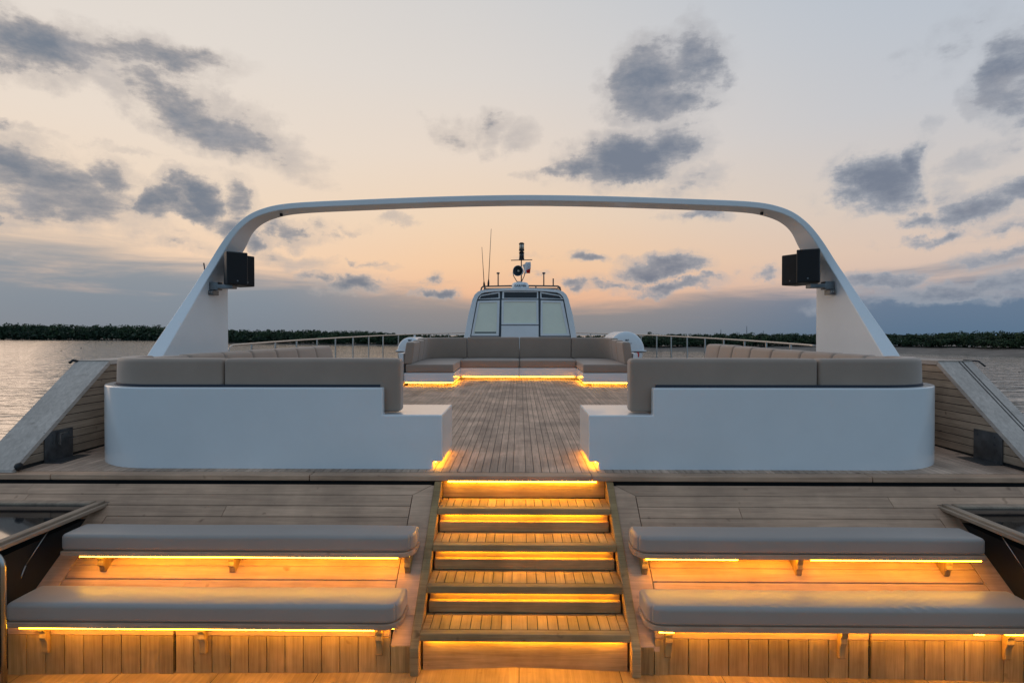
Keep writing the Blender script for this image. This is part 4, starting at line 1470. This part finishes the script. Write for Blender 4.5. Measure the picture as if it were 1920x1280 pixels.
def tree(px_, top, spread, back, label):
    g, dh, _ = shore_pt(px_, back)
    g = Vector((g.x, g.y, WZ + 1.6))
    v = ray(px_, top)
    d2 = math.hypot(g.x, g.y)
    ztop = CAM.z + v.z / math.hypot(v.x, v.y) * d2
    r = spread / FPX * d2
    t = thing("tree", label, "tree", tuple(g), "taller trees standing above the mangroves")
    mb = MB()
    cz = ztop - r * .75
    mb.tube([g, (g.x + .1, g.y, (g.z + cz) / 2), (g.x - .1, g.y, cz)], [.3, .22, .14], 8)
    for k in range(4):
        an = k * 1.7
        mb.tube([(g.x, g.y, cz - r * .5), (g.x + r * .5 * math.cos(an), g.y + r * .5 * math.sin(an), cz + r * .2)], [.12, .05], 6)
    obj("trunk", mb, M['bark'], t, smooth=True)
    q, tn = crown_quads(np.array((g.x, g.y, cz)), r * .85, r * .62, 420, d2 / 1300.0)
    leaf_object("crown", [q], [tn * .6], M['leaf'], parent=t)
tree(1217, 621.5, 9, 35, "round dark tree crown rising over the guard rail right of the life raft")
tree(1378, 624.5, 5, 30, "small rounded tree between the two right hand distant masts")
tree(894, 624, 9, 35, "broad dark tree just left of the wheelhouse wall")
tree(1884, 630, 7, 35, "flat topped dark tree near the photo's right edge")
tree(1754, 631.2, 4, 32, "small dark tree right of the long roof on the far shore")
tree(592, 616.5, 6, 30, "rounded tree on the skyline above the left sofa's side cushions")

# distant masts
def far_mast(px_, top, label, w_):
    g, dh, _ = shore_pt(px_, 55)
    g = Vector((g.x, g.y, WZ + 2))
    d2 = math.hypot(g.x, g.y)
    v = ray(px_, top)
    zt = CAM.z + v.z / math.hypot(v.x, v.y) * d2
    t = thing("radio_mast", label, "mast", tuple(g), "thin masts on the far shore")
    mb = MB()
    for k in range(3):
        an = 2 * PI * k / 3
        mb.tube([(g.x + w_ * math.cos(an), g.y + w_ * math.sin(an), g.z), (g.x + .05 * math.cos(an), g.y + .05 * math.sin(an), zt)], .06, 6)
    n = 14
    for k in range(n):
        z0, z1 = g.z + (zt - g.z) * k / n, g.z + (zt - g.z) * (k + 1) / n
        r0, r1 = w_ * (1 - k / n) + .05, w_ * (1 - (k + 1) / n) + .05
        a0, a1 = 2 * PI * k / 3, 2 * PI * (k + 1) / 3
        mb.tube([(g.x + r0 * math.cos(a0), g.y + r0 * math.sin(a0), z0), (g.x + r1 * math.cos(a1), g.y + r1 * math.sin(a1), z1)], .035, 5)
    obj("lattice", mb, M['seam'], t)
far_mast(1351.5, 617.5, "stout lattice mast nearest the wheelhouse on the far shore", .35)
far_mast(1400, 611, "tallest thin lattice mast on the far shore", .25)
far_mast(1431, 620, "short thin lattice mast nearest the right arch leg", .22)

# long roofed building on the right
g, dh, _ = shore_pt(1694, 48)
d2 = math.hypot(g.x, g.y)
zr = lambda py_: CAM.z + (628 - py_) / FPX * d2 * .82
t = thing("building", "long low building with a grey roof above the trees at right", "building", (g.x, g.y, WZ + 2))
side = Vector((dh.y, -dh.x, 0))
hw_ = 17 / FPX * d2 * .80
F3 = lambda u, v, w: (g.x + side.x * u + dh.x * v, g.y + side.y * u + dh.y * v, w)
mb = MB(F3); mb.box(-hw_, hw_, 0, 6, WZ + 2, zr(634)); obj("wall", mb, M['flagw'], t)
mb = MB(F3)
mb.prism([(-.6, zr(634.0)), (3, zr(628.6)), (6.6, zr(634.0)), (3, zr(632.0))], -hw_ - .5, hw_ + .5, lambda u, v, w: (w, u, v))
obj("roof", mb, M['seam'], t, fixn=True)
for k in range(6):
    mb = MB(F3); x_ = -hw_ + hw_ * 2 * (k + .3) / 6
    mb.box(x_, x_ + hw_ * .16, -.04, .02, zr(636.5), zr(634.8))
    obj("window", mb, M['tinted'], t)

# floats on the water
for px_, py_, lab in ((115, 657.5, "small dark float on the water, nearer of the left pair"), (152, 653, "small dark float on the water, farther of the left pair"), (1911, 698, "small dark float on the water right of the right bulwark")):
    d = ray(px_, py_); k = (WZ - CAM.z) / d.z; g = CAM + d * k
    s = (g - CAM).length / FPX * 1.4
    mb = MB(); mb.lathe([(0, -s * .4), (s * .8, -s * .3), (s, 0), (s * .7, s * .4), (s * .25, s * .7), (.0, s * .75)], lambda a, b, h: (g.x + a, g.y + b, g.z + h), 14)
    o = obj("float", mb, M['black'], loc=tuple(g), smooth=True)
    tag(o, lab, "float", "floats on the water")

# ------------------------------------------------------------------ sky
SUN_AZ, SUN_EL = R(-57), R(10)
wd = bpy.data.worlds.new("World")
scene.world = wd
wd.use_nodes = True
nt = wd.node_tree
bg = nt.nodes["Background"]
tc = N(nt, "ShaderNodeTexCoord")
nrm = N(nt, "ShaderNodeVectorMath", operation='NORMALIZE')
nt.links.new(tc.outputs["Generated"], nrm.inputs[0])
D = nrm.outputs[0]
sp = N(nt, "ShaderNodeSeparateXYZ")
nt.links.new(D, sp.inputs[0])
dx, dy, dzz = sp.outputs
az = math_n(nt, 'ARCTAN2', dx, dy)
el = math_n(nt, 'ARCSINE', dzz)
cb = N(nt, "ShaderNodeCombineXYZ")
nt.links.new(az, cb.inputs[0]); nt.links.new(el, cb.inputs[1])
AE = cb.outputs[0]

def smooth(x, lo, hi):
    n = N(nt, "ShaderNodeMapRange", interpolation_type='SMOOTHSTEP')
    nt.links.new(x, n.inputs[0])
    n.inputs[1].default_value, n.inputs[2].default_value = lo, hi
    n.inputs[3].default_value, n.inputs[4].default_value = 0.0, 1.0
    return n.outputs[0]
def elr(stops):        # stops in radians of elevation -> sRGB colour
    f = math_n(nt, 'DIVIDE', el, PI / 2, clamp=True)
    return ramp(nt, f, [(e / (PI / 2), lin(c_)) for e, c_ in stops])
warm = elr([(0.0, (205, 168, 148)), (0.06, (238, 182, 143)), (0.12, (245, 201, 160)), (0.20, (240, 211, 181)), (0.30, (232, 215, 199)), (0.42, (220, 213, 207)), (0.53, (210, 208, 207)), (0.9, (176, 178, 186)), (1.57, (150, 157, 172))])
cool = elr([(0.0, (150, 150, 160)), (0.06, (205, 182, 172)), (0.12, (217, 195, 180)), (0.20, (210, 200, 193)), (0.32, (194, 197, 203)), (0.53, (178, 190, 204)), (0.9, (164, 172, 184)), (1.57, (150, 157, 172))])
back = elr([(0.0, (132, 160, 184)), (0.3, (142, 174, 200)), (0.8, (142, 170, 198)), (1.57, (150, 157, 172))])
base = mixc(nt, smooth(az, -.15, .75), warm, cool)
# brighter, creamier upper left
base = mixc(nt, math_n(nt, 'MULTIPLY', smooth(az, .1, -.6), .35), base, lin((238, 226, 212)))
front = smooth(dy, -.15, .45)
# low grey-blue bank of cloud along the horizon, higher at the sides
azn = math_n(nt, 'ADD', math_n(nt, 'DIVIDE', az, 2.0), .5, clamp=True)
hb = ramp(nt, azn, [(0.0, (.16,) * 3 + (1,)), (.13, (.150,) * 3 + (1,)), (.30, (.122,) * 3 + (1,)), (.42, (.092,) * 3 + (1,)), (.50, (.060,) * 3 + (1,)), (.60, (.062,) * 3 + (1,)), (.72, (.088,) * 3 + (1,)), (.85, (.105,) * 3 + (1,)), (1.0, (.15,) * 3 + (1,))], 'EASE')
mpb = N(nt, "ShaderNodeMapping"); mpb.inputs["Scale"].default_value = (2.2, 16.0, 1.0)
nt.links.new(AE, mpb.inputs[0])
nb = noise(nt, mpb.outputs[0], 1.6, 6.0, 0.6, 0.4)
rel = math_n(nt, 'ADD', math_n(nt, 'DIVIDE', el, hb), math_n(nt, 'MULTIPLY', math_n(nt, 'SUBTRACT', nb, .5), 1.25))
bankf = smooth(rel, 1.12, .50)
bank_l = elr([(0.0, (118, 130, 143)), (0.05, (124, 137, 150)), (0.12, (144, 150, 157)), (0.2, (175, 170, 168))])
bank_r = elr([(0.0, (88, 113, 138)), (0.05, (99, 120, 144)), (0.10, (124, 137, 153)), (0.2, (150, 155, 165))])
bank_c = elr([(0.0, (124, 129, 135)), (0.04, (142, 138, 139)), (0.09, (190, 168, 155)), (0.2, (200, 185, 170))])
bank = mixc(nt, smooth(az, .12, .62), mixc(nt, smooth(az, -.12, -.45), bank_c, bank_l), bank_r)
sky = mixc(nt, math_n(nt, 'MULTIPLY', bankf, .97), base, bank)

# cumulus and streaks, each where it stands in the sky (direction given by azimuth and elevation)
CL = [(60, 92, 230, 52, 4, 1.05), (260, 108, 190, 32, 6, .85), (90, 350, 250, 64, -8, .95), (420, 235, 190, 46, -17, .96), (110, 140, 120, 18, 4, .6),
      (350, 196, 150, 26, -14, .95), (400, 230, 150, 30, -16, .72), (470, 272, 100, 20, -10, .85), (240, 178, 80, 12, -12, .55),
      (12, 243, 34, 13, 0, .85), (180, 270, 120, 8, 0, .6),
      (30, 325, 150, 44, -14, 1.0), (190, 322, 66, 34, -8, 1.0), (140, 372, 130, 36, -14, .8), (8, 398, 30, 14, 0, .8),
      (292, 380, 40, 30, 0, 1.15), (362, 372, 58, 44, 0, 1.2), (432, 372, 46, 36, -25, .95), (340, 402, 86, 18, 0, 1.0), (440, 418, 60, 24, -10, .9), (250, 430, 80, 12, 0, .5),
      (545, 430, 52, 20, -14, .95), (488, 448, 36, 20, 0, .9), (600, 425, 20, 14, -60, .6), (350, 452, 60, 16, -8, .55),
      (90, 474, 40, 10, 0, .62), (540, 480, 90, 14, -8, .6),
      (660, 532, 60, 22, 0, 1.0), (600, 514, 26, 10, 0, .8), (700, 522, 40, 7, 0, .7), (820, 550, 38, 11, 0, .95), (815, 521, 14, 9, 0, .85), (640, 482, 20, 8, 0, .7), (690, 492, 50, 6, -5, .6),
      (860, 245, 44, 22, 0, .66), (932, 242, 40, 30, 0, .78), (985, 250, 24, 26, 0, .55),
      (640, 420, 40, 9, 0, .5), (760, 415, 40, 8, 0, .5),
      (1235, 150, 92, 66, 0, 1.15), (1310, 110, 52, 56, 20, .95), (1265, 190, 70, 34, 0, 1.0), (1195, 224, 40, 20, 0, .62),
      (1165, 308, 120, 44, 6, 1.2), (1262, 282, 66, 46, 0, 1.1), (1090, 322, 66, 24, 0, 1.0), (1030, 330, 44, 12, 0, .75), (1180, 335, 110, 22, 0, 1.0),
      (1300, 350, 60, 22, 10, .66), (1270, 365, 34, 16, 0, .6), (1318, 402, 60, 15, 0, .95),
      (1240, 504, 78, 22, 0, 1.1), (1255, 542, 90, 14, 0, 1.0), (1320, 532, 44, 10, 0, .75), (1150, 530, 50, 11, 0, .85), (1096, 487, 42, 11, 0, .9), (1076, 538, 40, 11, 0, .85), (1010, 492, 40, 7, 0, .6), (1000, 522, 26, 10, 0, .6), (1430, 519, 34, 11, 0, .8),
      (1625, 352, 94, 60, 0, 1.15), (1690, 312, 46, 46, 0, 1.05), (1600, 330, 60, 36, 0, 1.0), (1730, 290, 16, 8, 0, .6),
      (1900, 130, 72, 80, 20, 1.0), (1880, 100, 50, 50, 0, .9), (1790, 60, 90, 40, 30, .60), (1830, 25, 50, 20, 20, .6), (1950, 90, 60, 90, 0, 1.0), (1890, 170, 60, 22, 10, .85), (1930, 225, 50, 25, 0, .6),
      (1745, 235, 30, 12, 20, .5), (1860, 300, 100, 20, 14, .5),
      (1830, 408, 110, 30, 6, 1.0), (1900, 388, 70, 32, 0, 1.0), (1690, 425, 56, 17, 0, .9), (1770, 372, 50, 26, 20, .66), (1720, 457, 80, 11, 0, .8),
      (1860, 484, 130, 14, 3, .9), (1640, 528, 66, 18, 0, .85), (1800, 546, 240, 24, 2, .95), (1930, 530, 120, 24, 0, .9), (1900, 440, 60, 10, 0, .6)]
wv = N(nt, "ShaderNodeTexNoise")
wv.inputs["Scale"].default_value, wv.inputs["Detail"].default_value, wv.inputs["Roughness"].default_value = 8.0, 7.0, .62
nt.links.new(D, wv.inputs["Vector"])
ws = N(nt, "ShaderNodeVectorMath", operation='SUBTRACT'); nt.links.new(wv.outputs["Color"], ws.inputs[0]); ws.inputs[1].default_value = (.5, .5, .5)
wm = N(nt, "ShaderNodeVectorMath", operation='MULTIPLY'); nt.links.new(ws.outputs[0], wm.inputs[0]); wm.inputs[1].default_value = (.17, .105, 0)
wa = N(nt, "ShaderNodeVectorMath", operation='ADD'); nt.links.new(AE, wa.inputs[0]); nt.links.new(wm.outputs[0], wa.inputs[1])
W = wa.outputs[0]
sw = N(nt, "ShaderNodeSeparateXYZ"); nt.links.new(W, sw.inputs[0])
w1, w2 = sw.outputs[0], sw.outputs[1]
def comb(a, b, c):
    n = N(nt, "ShaderNodeCombineXYZ")
    for i, x in enumerate((a, b, c)):
        if isinstance(x, (int, float)): n.inputs[i].default_value = x
        else: nt.links.new(x, n.inputs[i])
    return n.outputs[0]
P1 = comb(math_n(nt, 'MULTIPLY', w1, w1), math_n(nt, 'MULTIPLY', w1, w2), math_n(nt, 'MULTIPLY', w2, w2))
P2 = comb(w1, w2, 1.0)
def vdot(v, c):
    n = N(nt, "ShaderNodeVectorMath", operation='DOT_PRODUCT')
    nt.links.new(v, n.inputs[0]); n.inputs[1].default_value = c
    return n.outputs["Value"]
acc = None
for (px_, py_, rx, ry, ro, wt) in CL:      # each cloud is a soft ellipse in azimuth and elevation
    d = ray(px_, py_)
    a_, e_ = math.atan2(d.x, d.y), math.asin(d.z)
    ca = math.cos(a_)
    sx_, sy_ = rx / FPX * ca * ca * .98, ry / FPX * ca * .98
    co_, si_ = math.cos(R(ro)), math.sin(R(ro))
    # r2 = ((x co + y si)/sx)^2 + ((-x si + y co)/sy)^2 about (a_, e_)
    A_ = (co_ / sx_) ** 2 + (si_ / sy_) ** 2
    B_ = 2 * co_ * si_ * (1 / sx_ ** 2 - 1 / sy_ ** 2)
    C_ = (si_ / sx_) ** 2 + (co_ / sy_) ** 2
    k = -.48 * wt
    D_, E_ = -2 * A_ * a_ - B_ * e_, -2 * C_ * e_ - B_ * a_
    F_ = A_ * a_ * a_ + B_ * a_ * e_ + C_ * e_ * e_
    p1, p2 = P1, P2
    if acc is not None:                    # evaluated one after the other, so that the shader stays small
        ch = N(nt, "ShaderNodeVectorMath", operation='MULTIPLY_ADD')
        nt.links.new(acc, ch.inputs[0]); ch.inputs[1].default_value = (1e-9, 1e-9, 0); nt.links.new(P2, ch.inputs[2])
        p2 = ch.outputs[0]
    v = math_n(nt, 'ADD', vdot(p1, (k * A_, k * B_, k * C_)), vdot(p2, (k * D_, k * E_, k * F_ + wt)))
    acc = math_n(nt, 'MAXIMUM', v, -.5) if acc is None else math_n(nt, 'MAXIMUM', acc, v)
mpd = N(nt, "ShaderNodeMapping"); mpd.inputs["Scale"].default_value = (1.0, 1.0, 2.5)
nt.links.new(D, mpd.inputs[0])
fb = noise(nt, mpd.outputs[0], 13.0, 8.0, .64, 0.0)
fine = wv.outputs[0]
dens = math_n(nt, 'ADD', acc, math_n(nt, 'MULTIPLY', math_n(nt, 'SUBTRACT', fb, .5), 1.35))
fwd = smooth(dy, .0, .25)
core = math_n(nt, 'MULTIPLY', smooth(dens, .34, .86), .93)
veil = math_n(nt, 'MULTIPLY', smooth(dens, -.08, .60), math_n(nt, 'MULTIPLY', smooth(fine, .36, .62), .60))
cov = math_n(nt, 'MULTIPLY', math_n(nt, 'MAXIMUM', core, veil), fwd)
thick = smooth(dens, .45, 1.22)
soft = mixc(nt, smooth(az, -.2, .6), lin((184, 175, 170)), lin((168, 172, 180)))
dark = mixc(nt, smooth(az, -.3, .6), lin((104, 117, 134)), lin((108, 119, 138)))
ccol = mixc(nt, thick, soft, dark)
ccol = mixc(nt, math_n(nt, 'MULTIPLY', smooth(fine, .50, .70), .38), ccol, lin((170, 168, 172)))
sky = mixc(nt, cov, sky, ccol)
sky = mixc(nt, front, back, sky)
ground = smooth(el, -.01, -.06)
sky = mixc(nt, ground, sky, (.05, .052, .05, 1))
# a trace of the physical dusk sky on top
ns = N(nt, "ShaderNodeTexSky", sky_type='NISHITA')
ns.sun_disc = False
ns.sun_elevation, ns.sun_rotation = SUN_EL, SUN_AZ
nsc = N(nt, "ShaderNodeVectorMath", operation='SCALE'); nt.links.new(ns.outputs[0], nsc.inputs[0]); nsc.inputs["Scale"].default_value = 0.0008
sky = mixc(nt, 1.0, sky, nsc.outputs[0], 'ADD')
nt.links.new(sky, bg.inputs["Color"])
bg.inputs["Strength"].default_value = 1.0
wd.cycles.sampling_method = 'MANUAL'
wd.cycles.sample_map_resolution = 512

sd = bpy.data.lights.new("sun", 'SUN')
sd.energy, sd.angle, sd.color = 0.38, R(36), (1.0, .70, .48)
so = bpy.data.objects.new("sun", sd)
so.rotation_euler = Vector((math.sin(SUN_AZ) * math.cos(SUN_EL), math.cos(SUN_AZ) * math.cos(SUN_EL), math.sin(SUN_EL))).to_track_quat('Z', 'Y').to_euler()
so.location = (-60, 100, 40)
COL.objects.link(so)

vs = scene.view_settings
vs.view_transform, vs.look, vs.exposure, vs.gamma = 'Standard', 'None', 0.0, 1.0
vs.use_curve_mapping = False
scene.render.engine = 'CYCLES'
scene.cycles.use_denoising = True
scene.cycles.max_bounces = 8
scene.cycles.sample_clamp_indirect = 6.0
